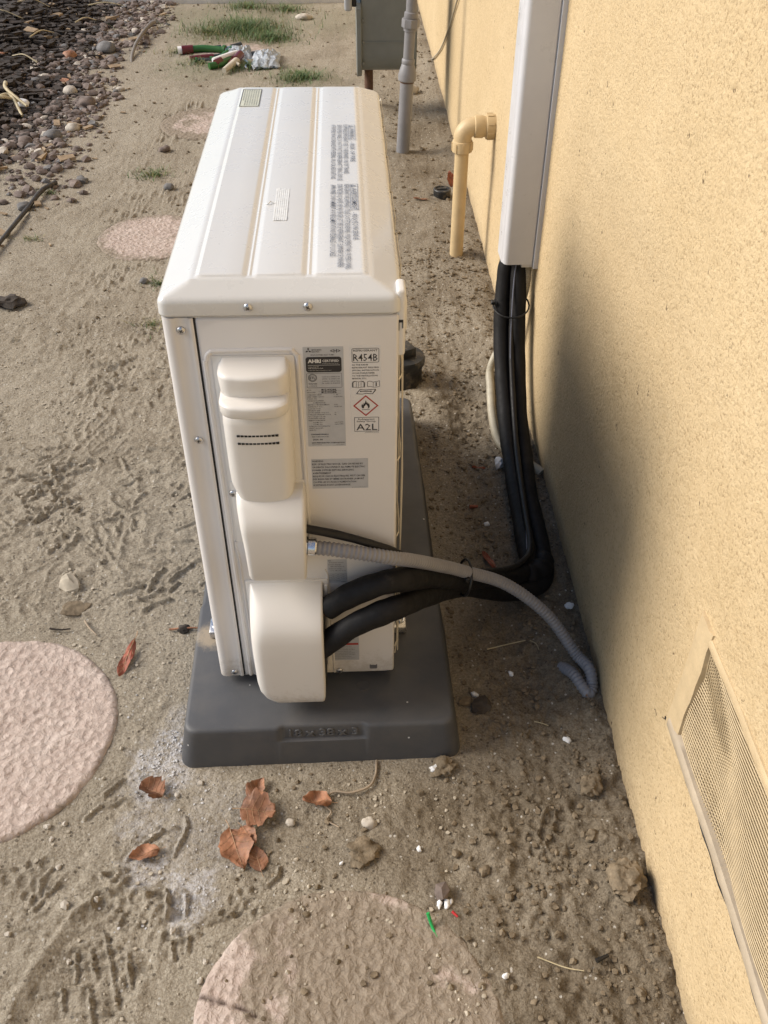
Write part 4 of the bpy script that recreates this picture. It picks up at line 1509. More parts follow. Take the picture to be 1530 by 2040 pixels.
T(mb, 'JG79Y016H02', .2430, .4873, .0180, .0013)
mb.build('label_print', 'ink', refr)
mb = MB()
poly = [(.2442, .5462), (.2607, .5300), (.2442, .5138), (.2277, .5300)]
inner = [(.2442, .5438), (.2582, .5300), (.2442, .5162), (.2302, .5300)]
mb.add([(x, YT, z) for x, z in poly + inner], [(0, 1, 5, 4), (1, 2, 6, 5), (2, 3, 7, 6), (3, 0, 4, 7)])
mb.build('hazard_diamond', 'red_ink', refr)

warn = label_plate('shock_warning_label', .1695, .2465, .3940, .4450, 'label_silver')
mb = MB()
for k, (s, w_) in enumerate((('WARNING', .0150), ('RISK OF ELECTRIC SHOCK. CAN CAUSE INJURY', .0690), ('OR DEATH. DISCONNECT ALL REMOTE ELECTRIC', .0715), ('POWER SUPPLIES BEFORE SERVICING.', .0565), ('AVERTISSEMENT', .0250),
                             ('RISQUE DE CHOCS ÉLECTRIQUES. PEUT CAUSER', .0715), ('DES BLESSURES ET MÊME ENTRAINER LA MORT', .0700), ("COUPER LES SOURCES D'ALIMENTATION", .0590), ('À DISTANCE AVANT LE DÉPANNAGE', .0510))):
    T(mb, s, .1708, .4402 - k * .00515, w_, .0030, .012)
T(mb, 'DWG.NO. BT79U249H02', .2240, .3950, .0200, .0011)
mb.build('label_print', 'ink', warn)

small = label_plate('wiring_label', .1845, .2135, .2110, .2590, 'label_silver')
mb = MB()
rframe(mb, .1860, .1895, .2555, .2578, .0005)
for k, (s, x, w_) in enumerate((('Refrigerant amount', .1870, .0215), ('Initial charge', .1860, .0190), ('AMOUNT kg (lb oz)', .1885, .0210), ('Additional charge', .1860, .0200), ('TOTAL AMOUNT (lb oz)', .1875, .0240))):
    T(mb, s, x, .2520 - k * .0042, w_, .0022, .01)
for q in range(4):
    rect(mb, .1860, .2120, .2300 - q * .0040, .2303 - q * .0040)
for q in (.1860, .1890, .1965, .2040, .2117):
    rect(mb, q, q + .0004, .2182, .2300)
for a in range(3):
    for b in range(3):
        T(mb, ('25', '40', '50', '65', '75', '90')[a + b], .1910 + b * .0075, .2270 - a * .0040, .0035, .0018, .02)
T(mb, 'DATE OF CHARGE', .1862, .2145, .0170, .0018, .01)
rect(mb, .2040, .2110, .2120, .2130)
mb.build('label_print', 'ink_soft', small)

redl = label_plate('caution_label', .1850, .2290, .0330, .0960, 'label_silver')
mb = MB()
for k in range(14):
    if k in (4,):
        continue
    s = ('CAUTION THE PRESSURE TEST MUST', 'BE DONE WITH NITROGEN GAS ONLY', 'DO NOT OPEN VALVES BEFORE WORK', 'IS FINISHED AND LEAKS CHECKED', '', 'Turn off the power supply before', 'removing the service panel and', 'wait until all parts have stopped')[k % 8] or 'Read the manual first'
    T(mb, s, .1865, .0905 - k * .0041, .036 if k % 3 else .030, .0020, .006)
mb.build('label_print', 'ink_soft', redl)
mb = MB()
rect(mb, .1860, .2280, .0700, .0742, y=YT - .0002)
mb.build('red_band', 'red_ink', redl)
mb = MB()
op = [(.2458, .0205), (.2475, .0205), (.2480, .0190), (.2560, .0190), (.2565, .0205), (.2582, .0205), (.2582, .0120), (.2570, .0100), (.2470, .0100), (.2458, .0120)]
mb.add([(x, -.0009, z) for x, z in op], [tuple(range(len(op)))])
mb.build('knockout_slot', 'ink_soft', side_panel)

# feet and hold-down bolts
for (fy) in (.115, .660):
    mb = MB()
    mb.bbox(-.030, D + .026, fy - .018, fy + .018, -.0145, .0015, .003, 2)
    ft = mb.build('foot', 'steel', hp, 40)
    for fx in (-.018, D + .0150):
        mb = MB()
        mb.lathe([(.0085, 0), (.0085, .002), (.0062, .0022), (.0062, .0075), (.0050, .0085), (.0050, .013), (.0042, .014)], 12, mat=Matrix.Translation((fx, fy, .0015)))
        mb.build('bolt', 'bright_zinc', ft, 30)

# ------------------------------------------------------------------ insulated lines
def swept(name, ctrl, r, mat, label, cat, segs=16, per=10, group=None, smooth=70):
    P = catmull(ctrl, per)
    m_ = MB()
    n_ = len(P)
    rr = [r * (1 + .035 * math.sin(i * .33 + r * 900) + .02 * math.sin(i * .9)) for i in range(n_)]
    m_.tube(P, rr, segs)
    o_ = m_.build(name, mat, None, smooth)
    return tag(o_, label, cat, group)


A = [(.248, .080, .276), (.283, .078, .305), (.328, .078, .327), (.363, .092, .320), (.403, .138, .276), (.478, .226, .184), (.560, .326, .088), (.612, .372, .048), (.636, .410, .034), (.640, .490, .028),
     (.645, .600, .026), (.650, .700, .028), (.654, .800, .038), (.656, .905, .082), (.656, .995, .158), (.658, 1.055, .245), (.664, 1.090, .315), (.672, 1.10, .37), (.672, 1.10, .48)]
Bc = [(.196, .068, .170), (.238, .062, .212), (.283, .056, .260), (.328, .060, .283), (.363, .076, .283), (.403, .134, .243), (.482, .250, .142), (.565, .320, .056), (.628, .352, .026), (.664, .395, .022), (.672, .492, .022),
      (.674, .620, .022), (.682, .720, .024), (.688, .800, .030), (.690, .905, .076), (.692, .985, .158), (.692, 1.040, .258), (.692, 1.070, .325), (.694, 1.082, .37), (.694, 1.085, .48)]
swept('insulated_pipe', A, .0185, 'black_foam', 'upper black insulated refrigerant pipe with cut sleeve showing copper', 'pipe')
swept('insulated_pipe', Bc, .0185, 'black_foam', 'lower black insulated refrigerant pipe entering the ivory valve cover', 'pipe')
# bare copper stub inside the cut sleeve belongs to the upper pipe
up_pipe = [o for o in bpy.data.objects if o.name == 'insulated_pipe'][0]
mb = MB()
mb.tube(catmull([(.218, .085, .238), (.238, .082, .262), (.262, .080, .288)], 6), .0052, 10)
mb.build('copper_stub', 'copper', up_pipe, 60)
Ck = [(.221, .088, .431), (.273, .090, .413), (.330, .092, .387), (.368, .108, .350), (.403, .148, .295), (.470, .222, .206), (.560, .320, .110), (.612, .382, .070), (.640, .440, .056), (.650, .56, .050), (.660, .70, .050), (.668, .80, .058), (.673, .90, .104),
      (.675, .985, .180), (.678, 1.035, .26), (.684, 1.066, .325), (.688, 1.08, .40)]
swept('control_cable', Ck, .0062, 'black_cable', 'thin black cable leaving the terminal cover above the conduit', 'cable', 10)
St = [(.632, .430, .058), (.645, .52, .050), (.655, .62, .046), (.664, .74, .047), (.669, .82, .062), (.671, .90, .098), (.672, .97, .170), (.674, 1.012, .25), (.680, 1.055, .325), (.688, 1.075, .40)]
swept('striped_wire', St, .0017, 'stripe_cable', 'thin grey wire running down the groove between the black pipes', 'wire', 8)
# tape-wrapped end where the bundle bends along the wall
mb = MB()
mb.tube(catmull([(.600, .366, .040), (.632, .378, .038), (.660, .402, .036), (.668, .445, .034)], 8), lambda t: .0245 * (1 - .35 * abs(2 * t - 1)) + .002 * math.sin(t * 25), 14)
o = mb.build('tape_wrap', 'black_foam', None, 60)
tag(o, 'wrinkled black tape wrap where the pipe bundle bends at the wall', 'tape')

# line cover on the wall
lc = empty('line_cover', tuple(on_wall(1.09, .36)), -math.atan(WSL), 'white vinyl line set cover fixed upright to the stucco wall', 'duct cover')
mb = MB()
z0, z1 = .0, 2.3
pr = [(.004, -.041), (-.012, -.041), (-.014, -.0445)] + [(-.066 - .012 * math.sin(a), -.0445 + .012 - .012 * math.cos(a)) for a in np.linspace(0, math.pi / 2, 7)] \
    + [(-.078 - .003, -.028), (-.081, -.020), (-.081, .028), (-.078, .036)] + [(-.066 - .012 * math.cos(a), .0365 + .012 * math.sin(a) - .004) for a in np.linspace(0, math.pi / 2, 7)] + [(-.014, .0445), (-.012, .041), (.004, .041)]
mb.rings([[(x, y, z0) for x, y in pr], [(x, y, z0 + .002) for x, y in pr], [(x, y, z1) for x, y in pr]], True, True)
mb.build('cover_shell', 'cover_vinyl', lc, 30)
mb = MB()
mb.bbox(-.0105, .004, -.0470, .0470, -.010, z1 + .02, .0012, 1)
mb.bbox(-.036, -.009, -.040, -.010, -.009, .010, .0012, 1)
mb.build('back_plate', 'cover_vinyl', lc, 30)


# ---- corrugated hoses
def corrugated(name, ctrl, r0, r1, pitch, mat, label, cat, segs=14, k=4):
    P = resample(catmull(ctrl, 24), pitch / k)
    rr = [r0 + (r1 - r0) * (.5 + .5 * math.cos(2 * math.pi * i / k)) ** .7 for i in range(len(P))]
    m_ = MB()
    m_.tube(P, rr, segs)
    o_ = m_.build(name, mat, None, 75)
    return tag(o_, label, cat)


Cd = [(.228, .080, .402), (.256, .077, .400), (.286, .075, .395), (.344, .085, .372), (.401, .130, .316), (.472, .196, .231), (.553, .230, .163), (.629, .220, .095), (.679, .185, .033), (.697, .148, hz(.697, .148) + .014), (.699, .124, hz(.699, .124) + .004), (.691, .111, hz(.691, .111) + .001), (.681, .122, hz(.681, .122) + .003),
      (.671, .148, hz(.671, .148) + .003), (.661, .176, hz(.661, .176) - .004), (.652, .195, hz(.652, .195) - .020)]
conduit = corrugated('flexible_conduit', Cd, .0088, .0108, .0066, 'conduit_gray', 'ribbed grey flexible conduit arching from the terminal cover to the ground', 'conduit', 16, 4)
# hex connector where it enters the terminal cover
mb = MB()
rotm = Matrix.Translation((.2215, .0795, .405)) @ Vector((1, -.05, -.08)).to_track_quat('Z', 'Y').to_matrix().to_4x4()
mb.lathe([(.0125, -.002), (.0155, -.002), (.0155, .003), (.0125, .003)], 6, mat=rotm)
mb.lathe([(.0118, .003), (.0130, .004), (.0130, .014), (.0115, .016)], 18, mat=rotm)
mb.build('conduit_connector', 'bright_zinc', conduit, 30)
Dr = [(.710, 1.075, .42), (.711, 1.072, .35), (.708, 1.066, .28), (.690, 1.10, .16), (.672, 1.155, .06), (.660, 1.15, .017), (.652, 1.08, .014), (.640, .965, .016), (.638, .86, .016), (.655, .795, .018), (.680, .770, .018), (.703, .742, .014)]
corrugated('drain_hose', Dr, .0088, .0104, .0048, 'drain_beige', 'ribbed beige drain hose passing behind the black pipes to the ground', 'hose', 14, 4)
mb = MB()
mb.tube([(.690, .757, .018), (.712, .736, .013), (.719, .728, .011)], [.0125, .0125, .0122], 14, cap=True)
o = mb.build('hose_cuff', 'drain_beige', bpy.data.objects['drain_hose'], 40)


def tie(pts, r, label):
    P = catmull(list(pts) + [pts[0]], 8)
    m_ = MB()
    m_.tube(P, r, 6)
    return m_


def ellipse_ring(c, ax, ay, n=14):
    c, ax, ay = Vector(c), Vector(ax), Vector(ay)
    return [c + ax * math.cos(2 * math.pi * k / n) + ay * math.sin(2 * math.pi * k / n) for k in range(n)]


d_ = Vector((.075, .085, -.090)).normalized()
vd = Vector((.17, .71, -.70)).normalized()
nn = (d_ - vd * (.85 * vd.dot(d_))).normalized()
ot = (vd - nn * nn.dot(vd)).normalized()
sd = nn.cross(ot)
t1 = empty('cable_tie', (.476, .214, .200), 0, 'black cable tie strapping the grey conduit to the black pipes', 'cable tie')
m_ = tie(ellipse_ring((0, 0, 0), sd * .0310, ot * .0360), .0023, '')
m_.build('tie_strap', 'tie_black', t1, 60)
mb = MB()
mb.bbox(-.004, .004, -.031, -.023, .018, .026, .001, 1)
mb.build('tie_head', 'tie_black', t1, 40)
t2 = empty('cable_tie', (.676, 1.030, .262), 0, 'black cable tie around the upright pipes just under the line cover', 'cable tie')
m_ = tie(ellipse_ring((0, .012, 0), (.040, -.010, .004), (.004, .038, .012)), .0020, '')
m_.build('tie_strap', 'tie_black', t2, 60)
mb = MB()
mb.bbox(-.046, -.036, .014, .026, .000, .008, .001, 1)
mb.build('tie_head', 'tie_black', t2, 40)

# ------------------------------------------------------------------ tan drain pipe on the wall
tp = empty('drain_pipe', (.648, 1.84, 0), 0, 'tan painted plastic pipe with elbow coming out of the stucco wall', 'pipe')
mb = MB()
mb.lathe([(.0205, -.03), (.0205, .362)], 24)
mb.build('pipe', 'tan_pipe', tp, 40)
mb = MB()
zc = .405
er = .030
pts = [(0, 0, .352), (0, 0, zc - er)] + [(er - er * math.cos(a), 0, zc - er + er * math.sin(a)) for a in np.linspace(.15, math.pi / 2, 9)] + [(.06, 0, zc)]
mb.tube(pts, .0262, 24)
el = mb.build('elbow', 'tan_pipe', tp, 40)
mb = MB()
mb.lathe([(.0225, .334), (.0295, .337), (.0300, .358), (.0290, .366), (.0255, .368)], 24)
for k in range(8):
    a = k * math.pi / 4
    mb.box(.0285, .0315, -.003, .003, .339, .362, mat=Matrix.Rotation(a, 4, 'Z'))
mb.build('socket_collar', 'tan_pipe', el, 40)
mb = MB()
rm = Matrix.Translation((.035, 0, zc)) @ Matrix.Rotation(rad(90), 4, 'Y')
mb.lathe([(.0262, -.004), (.0305, -.002), (.0310, .020), (.0285, .024), (.0285, .030), (.0345, .031), (.0345, .052), (.033, .058), (.033, .066)], 24, mat=rm)
for k in range(8):
    mb.box(.033, .0365, -.003, .003, .033, .050, mat=rm @ Matrix.Rotation(k * math.pi / 4 + .3, 4, 'Z'))
mb.build('wall_collar', 'tan_pipe', el, 40)

# ------------------------------------------------------------------ grey riser pipe
gp = empty('riser_pipe', (.543, 2.80, 0), 0, 'thick grey riser pipe with reducer standing in front of the meter', 'pipe')
tilt = Matrix.Shear('XY', 4, (.045, .0)) if False else Matrix.Rotation(rad(2.6), 4, 'Y')
mb = MB()
mb.lathe([(.0255, -.05), (.0255, .262)], 24, mat=tilt)
mb.build('lower_pipe', 'gray_pipe', gp, 40)
mb = MB()
mb.lathe([(.0265, .2575), (.0265, .262)], 24, mat=tilt)
mb.build('rust_ring', 'rust', gp, 40)
mb = MB()
mb.lathe([(.0290, .262), (.0335, .266), (.0340, .285), (.0310, .297), (.0245, .318), (.0225, .322), (.0240, .324), (.0240, .337), (.0215, .340)], 24, mat=tilt)
mb.build('reducer', 'gray_pipe', gp, 40)
mb = MB()
mb.lathe([(.0195, .335), (.0195, 1.05)], 22, mat=tilt)
mb.build('upper_pipe', 'gray_pipe', gp, 40)
mb = MB()
mb.lathe([(.0195, .432), (.0240, .434), (.0240, .444)], 22, mat=tilt)
mb.lathe([(.0215, .444), (.0320, .446), (.0325, .452), (.0325, .468), (.0315, .474), (.0245, .475)], 8, mat=tilt)
mb.lathe([(.0245, .475), (.0255, .477), (.0240, .494), (.0195, .497)], 22, mat=tilt)
mb.build('union_nut', 'gray_pipe', gp, 35)

# ------------------------------------------------------------------ gas meter
gm = empty('gas_meter', (.500, 3.32, 0), 0, 'dark grey metal gas meter hanging above the ground beyond the unit', 'gas meter')
mb = MB()


def mring(x, s=1.0):
    pts = []
    for a in np.linspace(math.pi, 2 * math.pi, 15):
        pts.append((x, .085 * s * math.cos(a), .245 + .085 * s * math.sin(a) * .95))
    pts += [(x, .085 * s, .80), (x, -.085 * s, .80)]
    return pts


mb.rings([mring(-.100), mring(.100)])
mb.build('meter_body', 'meter_gray', gm, 35)
for sx_ in (-1, 1):
    mb = MB()
    fr = [(q, .103 * math.cos(a_), .245 + .105 * math.sin(a_)) for q in (0,) for a_ in np.linspace(math.pi, 2 * math.pi, 15)] + [(0, .103, .415), (0, .088, .435), (0, -.088, .435), (0, -.103, .415)]
    xa, xb = (.100, .124) if sx_ > 0 else (-.124, -.100)
    mb.rings([[(xa + (.004 if sx_ < 0 else 0), y_ * .95, .245 + (z_ - .245) * .97) for _, y_, z_ in fr], [(xa + .004, y_, z_) for _, y_, z_ in fr], [(xb - .004, y_, z_) for _, y_, z_ in fr], [(xb, y_ * .95, .245 + (z_ - .245) * .97) for _, y_, z_ in fr]])
    fl_ = mb.build('flange_plate', 'meter_gray', gm, 35)
    for zz in (.21, .29, .37):
        mb = MB()
        mb.lathe([(.0070, 0), (.0070, .004), (.005, .007), (.001, .008)], 8, mat=Matrix.Translation((sx_ * .098, -.088, zz)) @ Matrix.Rotation(rad(-90 * sx_), 4, 'Y') @ Matrix.Scale(1, 4))
        mb.build('bolt', 'meter_gray', fl_, 40)
mb = MB()
mb.box(-.100, .100, -.0885, -.084, .2880, .2925)
mb.build('seam', 'meter_gray', gm)
mb = MB()
mb.bbox(-.060, .060, -.100, -.08, .50, .62, .006, 2)
mb.build('index_window', 'index_gray', gm, 40)
mb = MB()
mb.bbox(-.168, -.138, -.10, -.02, .405, .80, .010, 3)
mb.bbox(-.138, -.120, -.09, -.03, .42, .78, .004, 2, mi=1)
mb.build('side_module', ['index_gray', 'dark_gap'], gm, 40)
mb = MB()
mb.lathe([(.0185, -.10), (.0185, .19)], 16, mat=Matrix.Translation((-.068, .05, 0)))
mb.build('rusty_support', 'rust', gm, 40)
mb = MB()
mb.tube(catmull([tuple(on_wall(4.05, .012, .004)), tuple(on_wall(3.9, .06, .006)), tuple(on_wall(3.6, .17, .006)), tuple(on_wall(3.3, .31, .006)), tuple(on_wall(3.0, .48, .007)), tuple(on_wall(2.8, .62, .006)), tuple(on_wall(2.7, .72, .006))], 8), .0035, 7)
o = mb.build('wall_cable', 'drain_beige', None, 60)
tag(o, 'thin beige cable slanting down the stucco wall behind the riser', 'cable')

# ------------------------------------------------------------------ clean-outs
co_ = empty('cleanout_plug', (.437, 1.135, 0), 0, 'black plastic cleanout fitting with raised plug behind the heat pump', 'cleanout')
mb = MB()
mb.lathe([(.046, -.03), (.046, .045), (.0475, .047), (.0475, .060), (.046, .063)], 28)
mb.build('fitting', 'black_abs', co_, 40)
mb = MB()
mb.lathe([(.052, .060), (.053, .066), (.053, .074), (.050, .080), (.030, .082)], 28)
plug = mb.build('plug', 'black_abs', co_, 40)
mb = MB()
mb.bbox(-.022, .022, -.022, .022, .080, .106, .003, 2, mat=Matrix.Rotation(.5, 4, 'Z'))
mb.build('square_head', 'black_abs', plug, 40)
mb = MB()
mb.lathe([(.030, -.02), (.030, .012), (.031, .014), (.031, .022), (.029, .024), (.024, .024), (.0235, .021), (.001, .021)], 24)
mb.box(-.018, .018, -.003, .003, .020, .025)
o = mb.build('sprinkler_cap', 'black_abs', None, 40)
o.location = (.649, 2.31, hz(.649, 2.31) + .004)
tag(o, 'small round dark cap in the dirt beside the tan pipe', 'cap')

# ------------------------------------------------------------------ scattered natural things


def rock_mesh(seed, n=2, jag=.22, flat=.65):
    rs = random.Random(seed)
    bm = bmesh.new()
    bmesh.ops.create_icosphere(bm, subdivisions=n, radius=1)
    off = rs.uniform(0, 50)
    for q in bm.verts:
        d = q.co.copy()
        k = 1 + jag * float(perlin(np.array([d.x * 1.4 + off]), np.array([d.y * 1.4 + d.z * 1.1 + off]))[0]) * 1.8 + jag * .45 * float(perlin(np.array([d.x * 3.6 + off]), np.array([d.y * 3.3 - d.z * 2.7]))[0])
        if n >= 3 and jag > .27:
            k += .16 * float(perlin(np.array([d.x * 5.3 + d.z * 3.1 + off]), np.array([d.y * 5.7 - d.z * 2.2]))[0]) + .12 * float(perlin(np.array([d.x * 11 + d.z * 7 + off]), np.array([d.y * 12 - d.z * 6]))[0])
        q.co = Vector((d.x * k, d.y * k * .82, d.z * k * flat))
    bm.verts.index_update()
    v = [tuple(q.co) for q in bm.verts]
    f = [tuple(q.index for q in fc.verts) for fc in bm.faces]
    bm.free()
    return v, f


ROCKS = [rock_mesh(i, 2, .36, .6) for i in range(10)]
SMALL = [rock_mesh(40 + i, 1, .55, .62) for i in range(10)]


def rock(name, x, y, s, mat, label, cat, jag=None, flat=.65, group=None, rz=None, smooth=60, sink=.25, detail=3, sx=1.0, dz=0.0):
    v, f = rock_mesh(random.randint(0, 9999), detail, jag or .22, flat)
    m_ = MB()
    m_.add([(q[0] * s * sx, q[1] * s, q[2] * s) for q in v], f)
    o_ = m_.build(name, mat, None, smooth)
    o_.location = (x, y, hz(x, y) + s * flat * (1 - sink) * .8 + dz)
    o_.rotation_euler = (random.uniform(-.2, .2), random.uniform(-.2, .2), random.uniform(0, 6) if rz is None else rz)
    return tag(o_, label, cat, group)


# clods and stones one can tell apart
rock('dirt_clod', .668, -.235, .030, 'clod', 'big rounded dirt clod at the wall foot, lower right', 'clod', .34, .6, detail=4, smooth=40)
rock('dirt_clod', .655, -.070, .019, 'clod', 'fist-sized dirt clod by the wall, above the boot print', 'clod', .36, .6, detail=4, smooth=40)
rock('dirt_clod', .640, -.155, .011, 'clod', 'small dirt clod between the two larger ones by the wall', 'clod', .38, .7, smooth=40)
rock('dirt_clod', .290, -.165, .024, 'clod', 'crumbly dirt clod above the rim of the bottom stepping stone', 'clod', .50, .36, detail=4, smooth=40, sink=.45)
rock('dirt_clod', .425, -.022, .018, 'clod', 'crumbly dirt heap under the pad front right corner', 'clod', .55, .42, detail=4, smooth=40, sink=.4)
rock('dark_rock', .503, .098, .019, 'dark_clod', 'dark angular rock beside the pad right edge', 'rock', .34, .55, smooth=30, detail=2)
rock('dark_rock', .478, .108, .012, 'clod', 'small flat stone touching the pad right edge', 'rock', .28, .5, smooth=30, detail=2)
rock('dark_clod', -.672, 1.585, .034, 'dark_clod', 'black lump of bark on the dirt at the left edge', 'clod', .5, .55, sx=1.35, smooth=35)
rock('dark_clod', -.028, .300, .011, 'dark_clod', 'small dark clod against the pad left side', 'clod', .35, .6)
rock('stone', .402, -.234, .0145, 'stone_mauve', 'angular grey stone above the green wire scrap', 'stone', .26, .7, detail=1, smooth=20)
rock('stone', .302, -.115, .0115, 'stone_pale', 'pale stone above the clod near the curled leaf', 'stone', .22, .7)
rock('stone', .180, -.106, .0075, 'stone_pale', 'small white pebble between the leaves and the root', 'stone', .15, .75)
rock('stone', -.262, .428, .021, 'crumb_pale', 'grey shard of concrete in the scraped dust', 'stone', .34, .5, sx=1.3, detail=2, smooth=25)
rock('stone', -.240, .366, .024, 'clod', 'flat dirt slab just below the concrete shard', 'stone', .30, .16, sx=1.2, detail=2, smooth=25)
rock('stone', -.305, 1.715, .015, 'stone_slate', 'small round stone by the weed left of the lid corner', 'stone', .15, .6)
rock('stone', -.325, 2.46, .020, 'stone_slate', 'greenish stone left of the lid middle', 'stone', .16, .6)
rock('stone', -.390, 2.85, .024, 'stone_mauve', 'brown stone lying alone in the dirt beside the lid', 'stone', .2, .55)
rock('stone', .125, 4.95, .045, 'stone_pale', 'pale flat stone on the dirt beyond the grass', 'stone', .22, .4)
rock('stone', .64, 3.55, .030, 'stone_pale', 'pale stone at the wall foot behind the riser pipe', 'stone', .25, .7)
rock('stone', .700, .322, .009, 'foam_white', 'white chip near the wall right of the pipe bend', 'stone', .3, .6)
rock('foam_ball', .634, .776, .0145, 'foam_white', 'white foam crumb beside the upright black pipes', 'foam', .4, .85)

LAND = {'the green wire scrap': (.385, -.29), 'the angular grey stone': (.402, -.234), 'the big rounded clod': (.668, -.235), 'the curled rust leaf': (.221, -.073), 'the single orange leaf': (-.036, -.151),
        'the large clean stepping stone': (-.215, -.10), 'the pad front right corner': (.455, 0), 'the buried end of the conduit': (.69, .11), 'the black wire scrap': (.613, -.337), 'the largest pointed leaf': (.101, -.150),
        'the dark angular rock': (.503, .098), 'the bend of the black pipes': (.65, .40), 'the crumpled brown leaf': (-.04, -.045), 'the deep grid boot print': (-.085, -.325), 'the crack in the bottom stepping stone': (.07, -.37)}
ORD = ('nearest', 'second nearest', 'third nearest', 'fourth nearest', 'fifth nearest', 'sixth nearest', 'seventh nearest')


def by_landmark(pts, phrase):
    """one label per point: its rank in distance from the landmark closest to it"""
    near_ = [min(LAND, key=lambda q: math.dist(LAND[q], p[:2])) for p in pts]
    out = []
    for p, q in zip(pts, near_):
        rank = sorted((r for r in pts), key=lambda r: math.dist(LAND[q], r[:2])).index(p)
        out.append('%s %s to %s' % (phrase, ORD[min(rank, 6)], q))
    return out


FOAM = [(.578, .582, .006), (.567, .177, .005), (.494, .124, .006), (.408, -.251, .0055), (.414, -.247, .004), (.375, -.160, .0045), (.448, -.355, .006), (.477, -.355, .0045), (.637, .023, .006), (.258, -.179, .003),
                              (.397, -.250, .005), (.41, -.022, .0065)]
for k, ((x, y, s), lb) in enumerate(zip(FOAM, by_landmark(FOAM, 'tiny white foam crumb'))):
    rock('foam_crumb', x, y, s, 'foam_white', lb, 'foam', .4, .8, 'white foam crumbs on the dirt', detail=2, sx=1.6 if k == 13 else 1.2)
PEB = [(-.138, -.225, .009), (-.095, -.218, .006), (-.03, -.12, .005), (-.19, -.10, .007), (-.165, -.095, .006), (-.21, -.262, .006), (.02, -.27, .0055), (.065, -.34, .006), (-.12, -.30, .0045), (.035, -.03, .007), (.0, -.05, .006), (.09, -.15, .005),
                              (-.16, -.165, .006), (-.18, -.12, .005), (.07, -.315, .005), (.55, -.24, .007), (.53, -.42, .010), (.60, -.43, .008), (.655, -.385, .010), (.64, -.35, .007), (.47, -.20, .012), (.50, -.24, .009), (.56, -.30, .008), (.43, -.17, .010), (.48, -.14, .008), (.62, -.12, .007)]
PLAB = by_landmark(PEB[:15], 'small pale pebble') + by_landmark(PEB[15:], 'small brown dirt pebble')
for k, ((x, y, s), lb) in enumerate(zip(PEB, PLAB)):
    rock('pebble', x, y, s * .8, 'stone_pale' if k < 15 else 'clod', lb, 'pebble', .40, .62, 'pale pebbles in the dust' if k < 15 else 'brown pebbles near the wall', detail=2, smooth=35)


# uncountable crumbs of soil
def scatter(name, label, n, region, size, meshes, mat, dens=None, lift=.4, seed=1, flat=1.0):
    rs = np.random.RandomState(seed)
    x0, x1, y0, y1 = region
    xs_ = rs.uniform(x0, x1, n * 4)
    ys_ = rs.uniform(y0, y1, n * 4)
    w_ = dens(xs_, ys_) if dens else np.ones(n * 4)
    sel = rs.rand(n * 4) < w_
    xs_, ys_ = xs_[sel][:n], ys_[sel][:n]
    # keep clear of stones, pad and wall
    ok = (xs_ < WX0 + WSL * ys_ - .004) & ~((xs_ > -.003) & (xs_ < .46) & (ys_ > -.003) & (ys_ < .968))
    for i in (0, 2):
        ok &= np.hypot(xs_ - STONES[i][0], ys_ - STONES[i][1]) > STONES[i][2] + .004
    xs_, ys_ = xs_[ok], ys_[ok]
    zs_ = hzv(xs_, ys_)
    inb = np.hypot(xs_ - STONES[1][0], ys_ - STONES[1][1]) < STONES[1][2] - .004
    zs_ = np.where(inb, STONE_TOP[1] - .001, zs_)
    V, F = [], []
    off = 0
    for x, y, z in zip(xs_, ys_, zs_):
        v, f = meshes[rs.randint(len(meshes))]
        s = size[0] + (size[1] - size[0]) * rs.rand() ** 3.6
        a = rs.rand() * 6.28
        c, sn = math.cos(a), math.sin(a)
        va = np.array(v)
        P = np.stack([(va[:, 0] * c - va[:, 1] * sn) * s + x, (va[:, 0] * sn + va[:, 1] * c) * s + y, va[:, 2] * s * flat + z + s * lift], 1)
        V.append(P)
        F += [tuple(q + off for q in t) for t in f]
        off += len(va)
    me_ = bpy.data.meshes.new(name)
    me_.from_pydata(np.concatenate(V).tolist(), [], F)
    me_.update()
    o_ = finish(name, me_, mat, None, 34)
    return tag(o_, label, None, None, 'stuff')


scatter('soil_crumbs', 'loose crumbs of brown soil strewn near the wall', 5600, (.10, .74, -.48, 1.9), (.0010, .0062), SMALL, 'clod',
        lambda x, y: .12 + .88 * sstep(.42, .58, x + .12 * fbm(x * 8, y * 8, 2, 3)) * (.25 + sstep(-.1, .25, fbm(x * 9, y * 9, 2, 8))), seed=3)
scatter('dust_crumbs', 'fine pale grit scattered over the trodden dirt', 5200, (-.7, .45, -.48, 1.6), (.0008, .0042), SMALL, 'crumb_pale',
        lambda x, y: .10 + .9 * sstep(.05, .4, fbm(x * 7, y * 7, 2, 13)), seed=5)
scatter('white_grit', 'white and grey grit spilled left of the pad corner', 1500, (-.10, .14, -.27, .16), (.0006, .0030), SMALL, 'grit_white',
        lambda x, y: .02 + .8 * blobs(x, y, [(-.022, .02, .06, 1), (-.03, -.03, .05, .7), (.03, -.15, .10, .12), (.04, -.20, .05, .3), (.06, -.07, .08, .10)], 61), seed=7)
scatter('far_crumbs', 'scattered lumps of dirt farther down the yard', 1500, (-.9, .78, 1.4, 5.3), (.0022, .0095), SMALL, 'clod',
        lambda x, y: .15 + .85 * sstep(.35, .6, x), seed=9)

# gravel strip and bark bed on the far left
gedge = lambda y: -.73 - .05 * np.sin(y * 2.1) - .04 * np.sin(y * 5)


def gdens(x, y):
    e = gedge(y)
    w_ = np.clip(1 - np.abs(x - (e - .16)) / .26, 0, 1)
    return w_ * sstep(2.25, 2.9, y + .3 * (x + .8)) * (.45 + .55 * sstep(-.2, .2, fbm(x * 6, y * 6, 2, 17)))


